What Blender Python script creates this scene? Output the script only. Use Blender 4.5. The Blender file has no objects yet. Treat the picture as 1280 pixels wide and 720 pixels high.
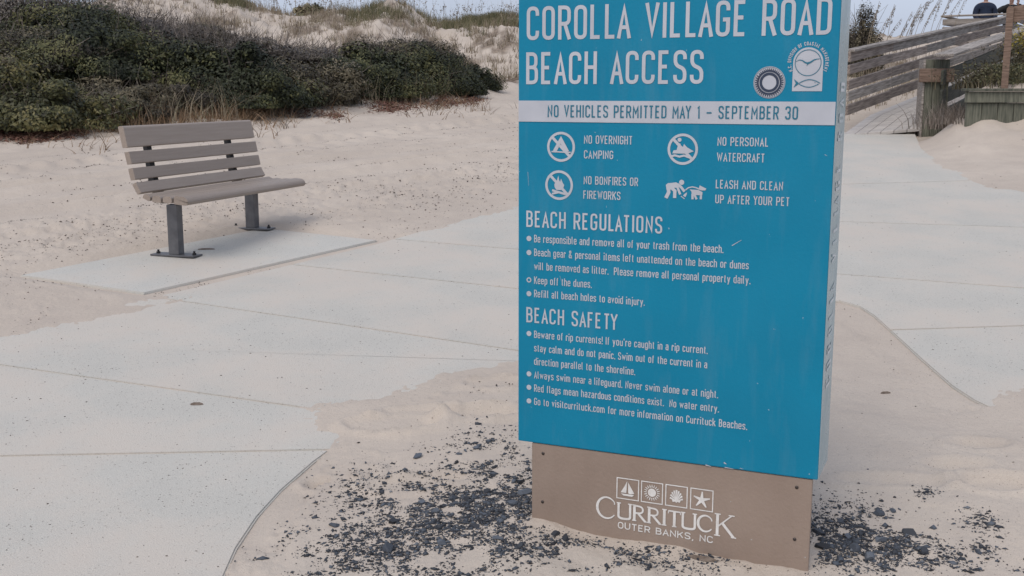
import bpy, bmesh, math, random
import numpy as np
from mathutils import Vector, Matrix
random.seed(7); RS = np.random.RandomState(11)
S = bpy.context.scene; C = S.collection
# ------------------------------------------------------------------ camera, sky, sun, exposure
FOC, PITCH, CAMH = 1400.4, 0.1747, 1.5
cd = bpy.data.cameras.new('camera'); cam = bpy.data.objects.new('camera', cd); C.objects.link(cam)
cd.sensor_width = 36; cd.lens = FOC/1280*36; cd.clip_start = .05; cd.clip_end = 6000
cam.location = (0, 0, CAMH); cam.rotation_euler = (math.pi/2-PITCH, 0, 0); S.camera = cam
SUN_EL, SUN_AZ = math.radians(50), math.radians(206)     # azimuth clockwise from +Y
w = bpy.data.worlds.new('World'); S.world = w; w.use_nodes = True
nt = w.node_tree; bg = nt.nodes['Background']
sky = nt.nodes.new('ShaderNodeTexSky'); sky.sky_type = 'NISHITA'; sky.sun_disc = False
sky.sun_elevation = SUN_EL; sky.sun_rotation = SUN_AZ; sky.air_density = 1.0; sky.dust_density = 3.5; sky.ozone_density = 2.0
hs = nt.nodes.new('ShaderNodeHueSaturation'); hs.inputs['Saturation'].default_value = .5
nt.links.new(sky.outputs[0], hs.inputs['Color'])
# soft unbroken cloud cover: the clear sky is averaged with a pale even grey
mx = nt.nodes.new('ShaderNodeMix'); mx.data_type = 'RGBA'; mx.inputs[0].default_value = .62
mx.inputs[7].default_value = (5.4, 6.1, 7.75, 1)
tc = nt.nodes.new('ShaderNodeTexCoord'); mp = nt.nodes.new('ShaderNodeMapping'); mp.inputs['Scale'].default_value = (1, 1, 3.5)
nz = nt.nodes.new('ShaderNodeTexNoise'); nz.inputs['Scale'].default_value = 2.2; nz.inputs['Detail'].default_value = 5
rm = nt.nodes.new('ShaderNodeMapRange'); rm.inputs[1].default_value = .3; rm.inputs[2].default_value = .7; rm.inputs[3].default_value = .93; rm.inputs[4].default_value = 1.07
ml = nt.nodes.new('ShaderNodeMix'); ml.data_type = 'RGBA'; ml.blend_type = 'MULTIPLY'; ml.inputs[0].default_value = 1
nt.links.new(tc.outputs['Generated'], mp.inputs[0]); nt.links.new(mp.outputs[0], nz.inputs['Vector']); nt.links.new(nz.outputs[0], rm.inputs[0])
nt.links.new(hs.outputs[0], mx.inputs[6]); nt.links.new(mx.outputs[2], ml.inputs[6]); nt.links.new(rm.outputs[0], ml.inputs[7])
nt.links.new(ml.outputs[2], bg.inputs['Color']); bg.inputs['Strength'].default_value = .1
sl = bpy.data.lights.new('sun', 'SUN'); sun = bpy.data.objects.new('sun', sl); C.objects.link(sun)
sl.energy = 1.25; sl.angle = math.radians(38); sl.color = (1, .90, .78)
sd = Vector((math.sin(SUN_AZ)*math.cos(SUN_EL), math.cos(SUN_AZ)*math.cos(SUN_EL), math.sin(SUN_EL)))
sun.rotation_euler = sd.to_track_quat('Z', 'Y').to_euler()
S.view_settings.view_transform = 'Standard'; S.view_settings.look = 'None'; S.view_settings.exposure = 0.28; S.view_settings.gamma = 1
# ------------------------------------------------------------------ measuring helpers
cP, sP = math.cos(PITCH), math.sin(PITCH)
SL = .07
def plane(y): return SL*(y-3.5)
def at(u, v):
    xi, yi = (u-640)/FOC, (v-360)/FOC
    dx, dy, dz = xi, cP-yi*sP, -sP-yi*cP
    t = (CAMH+SL*3.5)/(SL*dy-dz)
    return (t*dx, t*dy)
def pz(Y, u, v):                   # the point at distance Y seen at a measured direction
    k = (360-v)/FOC; dz = Y*(k*cP-sP)/(cP+k*sP)
    return ((u-640)/FOC*(Y*cP-dz*sP), Y, CAMH+dz)
def _hash(ix, iy, s):
    n = (ix.astype(np.int64)*374761393+iy.astype(np.int64)*668265263+s*1442695041) & 0x7fffffff
    n = ((n ^ (n >> 13))*1274126177) & 0x7fffffff
    return ((n ^ (n >> 16)) & 0xffff)/65535.
def vnoise(x, y, s=0):
    x = np.asarray(x, float); y = np.asarray(y, float)
    ix, iy = np.floor(x), np.floor(y); fx, fy = x-ix, y-iy
    fx = fx*fx*fx*(fx*(fx*6-15)+10); fy = fy*fy*fy*(fy*(fy*6-15)+10)
    a, b, c, d = _hash(ix, iy, s), _hash(ix+1, iy, s), _hash(ix, iy+1, s), _hash(ix+1, iy+1, s)
    return (a+(b-a)*fx)*(1-fy)+(c+(d-c)*fx)*fy-.5
def fbm(x, y, s=0, o=4):
    t = 0; a = 1
    for i in range(o):
        t = t+a*vnoise(x, y, s+i*17); x = x*2.03+5.1; y = y*2.03+1.7; a *= .5
    return t
def sst(a, b, x):
    t = np.clip((x-a)/(b-a), 0, 1); return t*t*(3-2*t)
def sdist(poly, x, y):             # signed distance to a polygon, negative inside
    d = np.full(x.shape, 1e9); ins = np.zeros(x.shape, bool); n = len(poly)
    for i in range(n):
        ax, ay = poly[i]; bx, by = poly[(i+1) % n]; ex, ey = bx-ax, by-ay
        t = np.clip(((x-ax)*ex+(y-ay)*ey)/(ex*ex+ey*ey+1e-12), 0, 1)
        d = np.minimum(d, np.hypot(x-ax-t*ex, y-ay-t*ey))
        c = (ay > y) != (by > y)
        with np.errstate(all='ignore'): xx = ax+(y-ay)*ex/(ey if ey else 1e-12)
        ins ^= c & (x < xx)
    return np.where(ins, -d, d)
# ------------------------------------------------------------------ materials
def mat(name, col, col2=None, scale=6, rough=.8, bump=0, bscale=60, spec=.5, stretch=None, attr=None, cols=None, detail=5, metal=0, lo=.35, hi=.65, rnd=0):
    m = bpy.data.materials.new(name); m.use_nodes = True; n = m.node_tree; b = n.nodes['Principled BSDF']
    b.inputs['Roughness'].default_value = rough; b.inputs['Specular IOR Level'].default_value = spec; b.inputs['Metallic'].default_value = metal
    tc = n.nodes.new('ShaderNodeTexCoord'); mp = n.nodes.new('ShaderNodeMapping'); n.links.new(tc.outputs['Object'], mp.inputs[0])
    if stretch: mp.inputs['Scale'].default_value = stretch
    b.inputs['Base Color'].default_value = (*col, 1)
    if attr:
        a = n.nodes.new('ShaderNodeAttribute'); a.attribute_name = attr; r = n.nodes.new('ShaderNodeValToRGB')
        n.links.new(a.outputs['Fac'], r.inputs[0]); r.color_ramp.elements.remove(r.color_ramp.elements[1])
        r.color_ramp.elements[0].position = 0; r.color_ramp.elements[0].color = (*cols[0], 1)
        for i, c in enumerate(cols[1:], 1):
            e = r.color_ramp.elements.new(i/(len(cols)-1)); e.color = (*c, 1)
        n.links.new(r.outputs[0], b.inputs['Base Color'])
    elif col2:
        t = n.nodes.new('ShaderNodeTexNoise'); t.inputs['Scale'].default_value = scale; t.inputs['Detail'].default_value = detail
        n.links.new(mp.outputs[0], t.inputs['Vector'])
        r = n.nodes.new('ShaderNodeValToRGB'); r.color_ramp.elements[0].position = lo; r.color_ramp.elements[1].position = hi
        r.color_ramp.elements[0].color = (*col, 1); r.color_ramp.elements[1].color = (*col2, 1)
        n.links.new(t.outputs[0], r.inputs[0]); n.links.new(r.outputs[0], b.inputs['Base Color'])
    if rnd:
        oi = n.nodes.new('ShaderNodeObjectInfo'); v = rng(n, oi.outputs['Random'], 0, 1, 1-rnd, 1+rnd); src = b.inputs['Base Color'].links[0].from_socket
        cc = n.nodes.new('ShaderNodeMix'); cc.data_type = 'RGBA'; cc.blend_type = 'MULTIPLY'; cc.inputs[0].default_value = 1; n.links.new(src, cc.inputs[6]); n.links.new(v, cc.inputs[7]); n.links.new(cc.outputs[2], b.inputs['Base Color'])
    if bump:
        t2 = n.nodes.new('ShaderNodeTexNoise'); t2.inputs['Scale'].default_value = bscale; t2.inputs['Detail'].default_value = 4
        n.links.new(mp.outputs[0], t2.inputs['Vector']); bp = n.nodes.new('ShaderNodeBump'); bp.inputs['Strength'].default_value = 1
        bp.inputs['Distance'].default_value = bump; n.links.new(t2.outputs[0], bp.inputs['Height']); n.links.new(bp.outputs[0], b.inputs['Normal'])
    return m
def node_noise(n, mp, scale, detail=4, rough=.5):
    t = n.nodes.new('ShaderNodeTexNoise'); t.inputs['Scale'].default_value = scale; t.inputs['Detail'].default_value = detail; t.inputs['Roughness'].default_value = rough
    n.links.new(mp, t.inputs['Vector']); return t.outputs[0]
def rng(n, s, a, b, c=0, d=1):
    r = n.nodes.new('ShaderNodeMapRange'); r.inputs[1].default_value = a; r.inputs[2].default_value = b; r.inputs[3].default_value = c; r.inputs[4].default_value = d
    n.links.new(s, r.inputs[0]); return r.outputs[0]
def mixc(n, f, a, b, bt='MIX'):
    m = n.nodes.new('ShaderNodeMix'); m.data_type = 'RGBA'; m.blend_type = bt
    if isinstance(f, (int, float)): m.inputs[0].default_value = f
    else: n.links.new(f, m.inputs[0])
    for s, i in ((a, 6), (b, 7)):
        if isinstance(s, tuple): m.inputs[i].default_value = (*s, 1)
        else: n.links.new(s, m.inputs[i])
    return m.outputs[2]
def ground_mat():
    m = bpy.data.materials.new('sand'); m.use_nodes = True; n = m.node_tree; b = n.nodes['Principled BSDF']
    tc = n.nodes.new('ShaderNodeTexCoord').outputs['Object']
    c = mixc(n, rng(n, node_noise(n, tc, .8, 6), .35, .65), (.515, .452, .388), (.60, .53, .455))
    c = mixc(n, rng(n, node_noise(n, tc, 5, 5), .4, .7, 0, .35), c, (.44, .385, .34))
    c = mixc(n, rng(n, node_noise(n, tc, 420, 2), .3, .7, 0, 1), c, mixc(n, .5, c, (.33, .27, .23)))
    sp = mixc(n, rng(n, node_noise(n, tc, 150, 2), .685, .72), c, (.10, .08, .07))      # dark grains
    c = mixc(n, rng(n, node_noise(n, tc, 1.3, 3), .38, .58), c, sp)
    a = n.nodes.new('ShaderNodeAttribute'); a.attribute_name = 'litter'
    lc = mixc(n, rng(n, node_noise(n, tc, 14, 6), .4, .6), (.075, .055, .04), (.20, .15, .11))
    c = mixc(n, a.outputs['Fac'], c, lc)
    n.links.new(c, b.inputs['Base Color']); b.inputs['Roughness'].default_value = .95; b.inputs['Specular IOR Level'].default_value = .15
    h = n.nodes.new('ShaderNodeMath'); h.operation = 'ADD'; n.links.new(rng(n, node_noise(n, tc, 220, 3), 0, 1, 0, .35), h.inputs[0]); n.links.new(rng(n, node_noise(n, tc, 35, 4), 0, 1, 0, 1), h.inputs[1])
    bp = n.nodes.new('ShaderNodeBump'); bp.inputs['Distance'].default_value = .006; n.links.new(h.outputs[0], bp.inputs['Height']); n.links.new(bp.outputs[0], b.inputs['Normal'])
    return m
def concrete_mat(name, base, sandy=.5):
    m = bpy.data.materials.new(name); m.use_nodes = True; n = m.node_tree; b = n.nodes['Principled BSDF']
    tc = n.nodes.new('ShaderNodeTexCoord').outputs['Object']
    d = tuple(x*.90 for x in base)
    c = mixc(n, rng(n, node_noise(n, tc, 1.7, 6), .35, .65), d, base)
    c = mixc(n, rng(n, node_noise(n, tc, 260, 2), .3, .7), mixc(n, .3, c, (.3, .29, .28)), mixc(n, .2, c, (.75, .74, .72)))
    c = mixc(n, rng(n, node_noise(n, tc, 110, 2), .665, .71), c, (.14, .12, .11))
    c = mixc(n, rng(n, node_noise(n, tc, .9, 9, .68), .44, .62, 0, sandy*.8), c, (.55, .49, .43))
    n.links.new(c, b.inputs['Base Color']); b.inputs['Roughness'].default_value = .9; b.inputs['Specular IOR Level'].default_value = .2
    bp = n.nodes.new('ShaderNodeBump'); bp.inputs['Distance'].default_value = .0025; n.links.new(node_noise(n, tc, 180, 3), bp.inputs['Height']); n.links.new(bp.outputs[0], b.inputs['Normal'])
    return m
def painted_mat(name, c1, c2, rough, bump=.0006, dirt=(.3, .33, .33)):
    m = bpy.data.materials.new(name); m.use_nodes = True; n = m.node_tree; b = n.nodes['Principled BSDF']
    t = n.nodes.new('ShaderNodeTexCoord').outputs['Object']
    mp = n.nodes.new('ShaderNodeMapping'); mp.inputs['Scale'].default_value = (5, 5, .9); n.links.new(t, mp.inputs[0])
    c = mixc(n, rng(n, node_noise(n, t, 3, 5), .35, .65), c1, c2)
    c = mixc(n, rng(n, node_noise(n, mp.outputs[0], 2.6, 6, .6), .52, .75, 0, .09), c, dirt)
    c = mixc(n, rng(n, node_noise(n, t, 48, 3), .74, .76, 0, .5), c, (.5, .55, .56))
    n.links.new(c, b.inputs['Base Color'])
    n.links.new(rng(n, node_noise(n, t, 7, 4), .3, .7, rough-.08, rough+.12), b.inputs['Roughness'])
    b.inputs['Specular IOR Level'].default_value = .3
    bp = n.nodes.new('ShaderNodeBump'); bp.inputs['Distance'].default_value = bump; n.links.new(node_noise(n, t, 90, 3), bp.inputs['Height']); n.links.new(bp.outputs[0], b.inputs['Normal'])
    return m
M = {}
M['sand'] = ground_mat()
M['concrete'] = concrete_mat('concrete', (.535, .515, .462), .85)
M['concrete_new'] = concrete_mat('concrete_new', (.55, .54, .495), .85)
M['teal'] = painted_mat('teal_paint', (.0, .185, .315), (.001, .205, .345), .36)
M['tan'] = painted_mat('tan_board', (.255, .195, .158), (.30, .235, .193), .5, .0012, (.15, .11, .085))
M['teal_side'] = painted_mat('teal_sheen_paint', (.27, .39, .43), (.34, .44, .47), .26)  # paler teal: the side face's grazing reflection is put into the colour
M['vinyl'] = mat('white_vinyl', (.42, .44, .49), (.48, .50, .55), 8, .5)
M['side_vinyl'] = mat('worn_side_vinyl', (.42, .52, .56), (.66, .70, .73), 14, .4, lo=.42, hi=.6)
M['navy'] = mat('navy_ink', (.02, .035, .07), None, rough=.5)
M['teal_ink'] = mat('teal_ink', (.008, .14, .22), None, rough=.45)
M['inlay'] = mat('white_inlay', (.62, .60, .58), (.74, .73, .71), 40, .5, .0006, 200)
M['post_dark'] = mat('dark_post', (.06, .05, .045), None, rough=.8)
M['screw'] = mat('screw_steel', (.10, .085, .08), (.05, .04, .035), 60, .45, metal=.6)
M['bench'] = mat('bench_plastic', (.27, .22, .183), (.30, .247, .208), 5, .5, .0012, 70, stretch=(.6, 12, 12), rnd=.05)
M['bench_steel'] = mat('bench_steel', (.10, .10, .108), (.15, .15, .158), 12, .45, .0004, 150, metal=.35)
M['black_steel'] = mat('black_steel', (.012, .012, .014), None, rough=.6)
M['wood_grey'] = mat('weathered_wood', (.13, .112, .10), (.42, .38, .345), 3.1, .85, .003, 40, stretch=(.8, 16, 16), lo=.3, hi=.7, rnd=.22, detail=8)
M['wood_mid'] = mat('weathered_brown_wood', (.12, .09, .075), (.38, .32, .28), 3.1, .85, .003, 40, stretch=(.8, 16, 16), lo=.3, hi=.7, rnd=.22, detail=8)
M['wood_green'] = mat('algae_green_wood', (.05, .055, .042), (.15, .15, .115), 4, .85, .003, 40, stretch=(10, 10, 1.2), lo=.3, hi=.7, rnd=.2)
M['wood_dark'] = mat('dark_mossy_wood', (.028, .03, .025), (.075, .078, .06), 4, .85, .003, 40, stretch=(1.2, 10, 10), lo=.3, hi=.7, rnd=.2)
M['wood_brown'] = mat('brown_wood', (.11, .07, .05), (.24, .165, .125), 4, .8, .003, 40, stretch=(1.5, 12, 12), lo=.35, hi=.65)
M['deck'] = mat('sanded_deck', (.37, .345, .33), (.49, .46, .43), 2.5, .9, .002, 60, stretch=(1, 5, 5), rnd=.06)
# ------------------------------------------------------------------ object helpers
def link(o, parent=None, label=None, cat=None, group=None, kind=None):
    C.objects.link(o)
    if parent is not None: o.parent = parent
    return tag(o, label, cat, group, kind)
def tag(o, label=None, cat=None, group=None, kind=None):
    for k, v in (('label', label), ('category', cat), ('group', group), ('kind', kind)):
        if v: o[k] = v
    return o
def thing(name, loc, rotz, label, cat, group=None, kind=None):
    o = bpy.data.objects.new(name, None); o.location = loc; o.rotation_euler = (0, 0, rotz); o.empty_display_size = .1
    return link(o, None, label, cat, group, kind)
def mesh(name, V, F, material, smooth=False):
    me = bpy.data.meshes.new(name); me.from_pydata([tuple(v) for v in V], [], F); me.validate()
    if isinstance(material, (list, tuple)):
        for m in material: me.materials.append(m)
    elif material: me.materials.append(material)
    if smooth: me.polygons.foreach_set('use_smooth', [True]*len(me.polygons))
    me.update(); return me
def obj(name, me, parent=None, **k): return link(bpy.data.objects.new(name, me), parent, **k)
def fast_mesh(name, V, quads, material, attr=None, smooth=False, tris=False):
    V = np.asarray(V, np.float32); Q = np.asarray(quads, np.int32); k = Q.shape[1]
    me = bpy.data.meshes.new(name); me.vertices.add(len(V)); me.vertices.foreach_set('co', V.ravel())
    me.loops.add(Q.size); me.loops.foreach_set('vertex_index', Q.ravel()); me.polygons.add(len(Q))
    me.polygons.foreach_set('loop_start', np.arange(0, Q.size, k, dtype=np.int32)); me.polygons.foreach_set('loop_total', np.full(len(Q), k, np.int32))
    if material: me.materials.append(material)
    me.update(calc_edges=True)
    if smooth: me.polygons.foreach_set('use_smooth', np.ones(len(Q), bool))
    if attr is not None:
        for nm, a in attr.items():
            at_ = me.attributes.new(nm, 'FLOAT', 'POINT'); at_.data.foreach_set('value', np.asarray(a, np.float32))
    return me
def bevel_me(me, wd, seg=2):
    bm = bmesh.new(); bm.from_mesh(me); bmesh.ops.bevel(bm, geom=list(bm.edges), offset=wd, segments=seg, affect='EDGES', profile=.6)
    bm.to_mesh(me); bm.free(); me.update(); return me
def box_me(name, a, b, m, bev=0, seg=1):
    (x0, y0, z0), (x1, y1, z1) = a, b
    V = [(x0, y0, z0), (x1, y0, z0), (x1, y1, z0), (x0, y1, z0), (x0, y0, z1), (x1, y0, z1), (x1, y1, z1), (x0, y1, z1)]
    me = mesh(name, V, [(0, 3, 2, 1), (4, 5, 6, 7), (0, 1, 5, 4), (1, 2, 6, 5), (2, 3, 7, 6), (3, 0, 4, 7)], m)
    return bevel_me(me, bev, seg) if bev else me
def beam_me(name, p, q, w, h, m, bev=.004, up=Vector((0, 0, 1)), jit=0):   # board from p to q, w sideways, h upward, local x along it
    p, q = Vector(p), Vector(q); L = (q-p).length
    me = box_me(name, (0, -w/2, -h/2), (L, w/2, h/2), m, bev)
    x = (q-p).normalized(); y = up.cross(x).normalized(); z = x.cross(y)
    mt = Matrix((x, y, z)).transposed().to_4x4(); mt.translation = p
    return me, mt
def beam(name, p, q, w, h, m, parent, bev=.004, **k):
    me, mt = beam_me(name, p, q, w, h, m, bev); o = obj(name, me, parent, **k); o.matrix_local = mt; return o
def prism_me(name, pts, y0, y1, m):      # outline in x,z extruded along y
    n = len(pts); V = [(x, y0, z) for x, z in pts]+[(x, y1, z) for x, z in pts]
    return mesh(name, V, [tuple(range(n)), tuple(range(2*n-1, n-1, -1))]+[(i, i+n, (i+1) % n+n, (i+1) % n) for i in range(n)], m)
def tube_np(P, r, k=5):
    P = np.asarray(P, float); n = len(P); r = np.broadcast_to(np.asarray(r, float), (n,)); V = []
    for i in range(n):
        t = P[min(i+1, n-1)]-P[max(i-1, 0)]; t /= np.linalg.norm(t)+1e-9
        a = np.cross(t, (0, 0, 1.) if abs(t[2]) < .9 else (1., 0, 0)); a /= np.linalg.norm(a); b = np.cross(t, a)
        for j in range(k):
            an = 2*math.pi*j/k; V.append(P[i]+r[i]*(a*math.cos(an)+b*math.sin(an)))
    F = [(i*k+j, i*k+(j+1) % k, (i+1)*k+(j+1) % k, (i+1)*k+j) for i in range(n-1) for j in range(k)]
    F += [tuple(range(k))[::-1], tuple((n-1)*k+j for j in range(k))]
    return V, F
def join(parts):
    V, F = [], []
    for v, f in parts:
        o = len(V); V += list(v); F += [tuple(i+o for i in q) for q in f]
    return V, F
# ------------------------------------------------------------------ where things lie on the ground
def AP(l): return [at(*p) for p in l]
edge_left = [(262, 760), (280, 720), (296, 684), (322, 645), (352, 612), (392, 577), (425, 553), (470, 542), (560, 515), (660, 485), (760, 455), (850, 425), (950, 395)]
edge_right = [(1050, 376), (1075, 383), (1092, 394), (1112, 412), (1150, 447), (1190, 482), (1216, 499), (1290, 535), (1400, 560)]
pad = AP([(180, 367), (467, 302)]); _d = Vector(pad[1])-Vector(pad[0]); _n = Vector((-_d.y, _d.x)).normalized()
_l = Vector(at(25, 345))-Vector(pad[0])
pad_poly = [tuple(Vector(pad[0])-_d*0.0), tuple(Vector(pad[0])+_d*1.02), tuple(Vector(pad[0])+_d*1.02+_l*1.0), tuple(Vector(pad[0])+_l*1.0)]
slabL = AP([(-300, 760)])+AP(edge_left)+AP([(1000, 383)])+AP([(1000, 210), (900, 215), (760, 235), (640, 255), (530, 288), (467, 306), (350, 334), (185, 373), (100, 392), (-60, 428), (-300, 480)])
slabR = AP([(1004, 381)])+AP(edge_right)+AP([(1500, 400), (1500, 300), (1290, 236), (1225, 222), (1180, 205), (1152, 186), (1143, 165.5), (1000, 165.5)])
slabR = [p for p in slabR]; slabR[-1] = (slabR[-1][0], slabR[-1][1])
visL = AP([(-300, 800), (240, 800), (280, 760), (330, 690), (365, 640), (405, 596), (412, 568), (400, 548), (368, 525), (362, 508), (400, 494), (470, 482), (560, 460), (640, 446), (760, 420), (900, 390), (1000, 378), (1000, 215), (760, 238), (640, 262), (540, 290), (500, 298), (467, 305), (400, 326), (330, 345), (225, 377), (120, 400), (0, 431), (-300, 500)])
visR = AP([(998, 400), (1050, 400), (1075, 412), (1130, 470), (1190, 508), (1216, 500), (1236, 486), (1300, 470), (1400, 440), (1500, 360), (1500, 300), (1290, 246), (1225, 234), (1180, 214), (1152, 193), (1143, 168), (1140, 150), (990, 150)])
FOOT = [(492, 533, .17, .085, .03), (520, 520, .14, .07, .018), (596, 522, .14, .07, .022), (632, 521, .11, .06, .016), (622, 482, .13, .08, .02), (590, 470, .12, .05, .014), (525, 497, .08, .045, .01), (412, 604, .085, .05, .022), (438, 590, .09, .045, .018), (450, 572, .06, .04, .012), (508, 612, .12, .06, .02), (545, 606, .1, .05, .014), (1222, 562, .11, .06, .014), (1243, 612, .13, .07, .02), (1195, 590, .12, .05, .010), (1120, 612, .2, .05, .010)]
TD = Vector((.70, .714))
XR = np.array([-60, -30, -17, -13, -11.6, -10.4, -8.6, -7.8, -7.1, -5.8, -4.6, -3.7, -2.9, -1.8, -1.4, 0, 2, 4.5, 8, 11, 14.5, 20, 40, 80.])
VR = [20, 10, 10, 16, 9, 4, 8, 16, 24, 21, 23, 13, 28, 36, 31, 29, 26, 30, 36, 48, 46, 38, 38, 38]
ZR = np.array([pz(38, 640, v)[2] for v in VR])
def base_h(x, y):
    x = np.asarray(x, float); y = np.asarray(y, float)
    yy = np.where(y < -6, -6+.0*(y+6), y); pl = SL*(np.minimum(yy, 27+.0*y)-3.5)
    z = pl.copy()
    # rear dune: rises to a crest about 38 m away and drops behind it
    zc = np.interp(x, XR, ZR)
    wv = .9*fbm(x*.25, y*.25, 5, 3)
    r = sst(24.5, 38, y+wv*2.5)
    z = z+(zc-1.65)*r
    rough = r*(1-.5*sst(38, 40, y))
    z = z+rough*(.55*fbm(x*.55, y*.4, 3, 4)+.2*fbm(x*1.9, y*1.9, 9, 3)+.22*np.abs(fbm(x*3.4, y*3.4, 19, 3)))*(1-.88*np.exp(-((y-38)/2)**2))
    z = z-(zc-0.2)*sst(41, 75, y)
    # mound carrying the thicket, left
    bl = np.interp(x, [-30, -9, -7.2, -4.4, -3.5, -1.6, -.6, .5], [15.2, 15.0, 15.5, 17.6, 19.8, 21.6, 23.6, 26])
    dd = y-bl
    hh = np.interp(x, [-30, -8, -4.5, -1.5, 0], [1.2, 1.2, .75, .35, 0.])
    z = z+hh*sst(-.3, 4.5, dd)*(1-sst(24.5, 30, y))
    z = z+.12*sst(-1.5, .2, dd)*(1-sst(.5, 2, dd))*(x < 1)*(1+fbm(x*1.3, y*1.3, 8, 3))
    # sand drifted against the planter, right, and the slope beside the boardwalk
    z = z+.46*np.exp(-(((x-7.3)/2.0)**2+((y-14.9)/1.15)**2))*(1+.5*fbm(x*1.6, y*1.6, 4, 3))*sst(.0, .55, sdist(visR, x, y))
    side = (x-4.7)*.849-(y-16.2)*.528            # right of (+) or left of (-) the left railing
    along = (x-4.7)*.528+(y-16.2)*.849
    z = z+.30*np.exp(-(((side+3.0)/1.9)**2))*sst(2, 8, along)*(1-sst(17, 24, along))
    z = z+.6*sst(1.5, 3.6, side)*sst(1.5, 9, along)*(1-sst(24, 40, along))
    # under the boardwalk the sand stays below its deck
    deck = .873+.17*np.clip(along, 0, 1.5)+.09*np.clip(along-1.5, 0, 13.3)
    ub = sst(1.5, 1.2, side)*sst(-.5, -.1, side)*sst(-.5, .3, along)
    z = np.where((ub > 0) & (z > deck-.12), z*(1-ub)+(deck-.12)*ub, z)
    z = np.where(y > 75, z*(1-sst(75, 120, y))+.2*sst(75, 120, y), z)
    return z
FP = [(at(a, b), c, d, e) for a, b, c, d, e in [(q[0], q[1], q[2], q[3], q[4]*1.7) for q in FOOT]]
def detail_h(x, y):
    sv = np.minimum(sdist(visL, x, y), sdist(visR, x, y)); sp = sdist(pad_poly, x, y)
    e = fbm(x*2.2, y*2.2, 21, 4)*.13+fbm(x*13, y*13, 23, 3)*.07+fbm(x*45, y*45, 24, 2)*.05
    off = -.012+.042*sst(-.06, .75, sv+e)
    # the pad under the bench: its back half is drifted over
    pb = (sp < .25)
    q = (x-pad[0][0])*_n.x+(y-pad[0][1])*_n.y      # distance back from its front edge
    ql = -((x-pad[0][0])*_d.x+(y-pad[0][1])*_d.y)/_d.length+.35
    cov = -.010+.022*sst(.7, 1.7, np.maximum(q+e*2.2, ql*.9+q*.5+e*2.2))
    lowp = sst(.18, .0, sp)
    off = np.where(pb, off*(1-lowp)+np.maximum(cov, -.010)*lowp, off)
    sand = sst(.1, .7, sv)*sst(-.02, .3, sp)
    n1 = fbm(x*3, y*3, 31, 3)*.016+fbm(x*11, y*11, 33, 3)*.006
    off = off+n1*sand+fbm(x*30, y*30, 35, 2)*.0035*sst(-.012, .0, off)
    near = sst(26, 20, y)
    qq = x*(-.714)+y*.70; aa = x*.70+y*.714
    ruts = 0
    for q0, wd, dp in ((9.55, .16, .030), (10.0, .10, .018), (10.75, .14, .024), (11.3, .1, .022), (12.35, .17, .035), (12.85, .1, .02), (13.5, .14, .022), (14.2, .2, .02), (8.7, .12, .012)):
        qd = qq-q0-.12*fbm(aa*.3, aa*0+q0, 41, 2)
        ruts = ruts-dp*np.exp(-(qd/wd)**2)+.6*dp*np.exp(-((qd-wd*1.9)/(wd*.8))**2)
    ruts = ruts*(.7+1.1*fbm(aa*.8, qq*1.5, 43, 3))+.008*np.sin(aa*19+3*fbm(aa, qq, 4, 2))*np.exp(-((qq-12.4)/.5)**2)
    msk = sst(.25, 1.2, np.minimum(sv, sp+.3))*(x < 2.2)*sst(15.2, 13.8, qq)
    off = off+ruts*msk*2.6
    rough = sst(7.0, 7.6, qq)*sst(9.6, 9.2, qq)*msk
    off = off+rough*(np.abs(fbm(x*7, y*7, 51, 3))*.05-.012+.018*fbm(x*16, y*16, 53, 2))
    off = off+sst(13.8, 15, qq)*sand*(.03*fbm(x*1.7, y*1.7, 61, 3))*(x < 2)
    # footprints
    for (fx, fy), a, b, d in FP:
        r2 = ((x-fx)/a)**2+((y-fy)/b)**2; wob = 1+.5*fbm(x*14, y*14, 71, 2)
        off = off+(-d*np.exp(-(r2**1.6)*1.1)*wob+.55*d*np.exp(-((np.sqrt(r2)-1.35)/.28)**2)*wob)*(r2 < 9)
    off = np.where((sv+e > .02) & (sp > .3), np.maximum(off, -.006+.010*sst(.02, .12, sv+e)), off)
    # scraped, lumpy soil round the sign
    sg = np.exp(-(((x-.4)/1.3)**2+((y-3.45)/.75)**2))
    off = off+sg*(.012*fbm(x*7, y*7, 81, 4)+.006)
    return off*near
def height(x, y):
    x = np.atleast_1d(np.asarray(x, float)); y = np.atleast_1d(np.asarray(y, float)); return base_h(x, y)+detail_h(x, y)
def h1(x, y): return float(height(x, y)[0])
# ------------------------------------------------------------------ ground sheet
ty = np.concatenate([np.linspace(-60, -6, 10), np.linspace(-4, 1.6, 12), np.geomspace(1.9, 45, 640), np.geomspace(46.5, 3000, 50)])
tx = np.concatenate([-np.geomspace(60, .66, 34), np.linspace(-.62, .62, 620), np.geomspace(.66, 60, 34)])
GX, GY = np.meshgrid(tx, ty); GX = GX*np.where(GY < 1.9, 1.9, np.minimum(GY, 60))
gx, gy = GX.ravel(), GY.ravel(); gz = height(gx, gy)
nr, nc = GX.shape; I = np.arange(nr*nc).reshape(nr, nc)
Q = np.stack([I[:-1, :-1], I[:-1, 1:], I[1:, 1:], I[1:, :-1]], -1).reshape(-1, 4)
bl = np.interp(gx, [-30, -9, -7.2, -4.4, -3.5, -1.6, -.6, .5], [15.2, 15.0, 15.5, 17.6, 19.8, 21.6, 23.6, 26])
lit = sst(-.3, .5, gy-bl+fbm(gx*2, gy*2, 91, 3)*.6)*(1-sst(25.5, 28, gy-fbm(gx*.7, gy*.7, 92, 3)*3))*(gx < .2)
lit = np.maximum(lit, .75*sst(-.02, .36, fbm(gx*.7, gy*.45, 95, 5)+.7*fbm(gx*4.5, gy*3.2, 96, 3))*sst(25, 28, gy))
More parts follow.
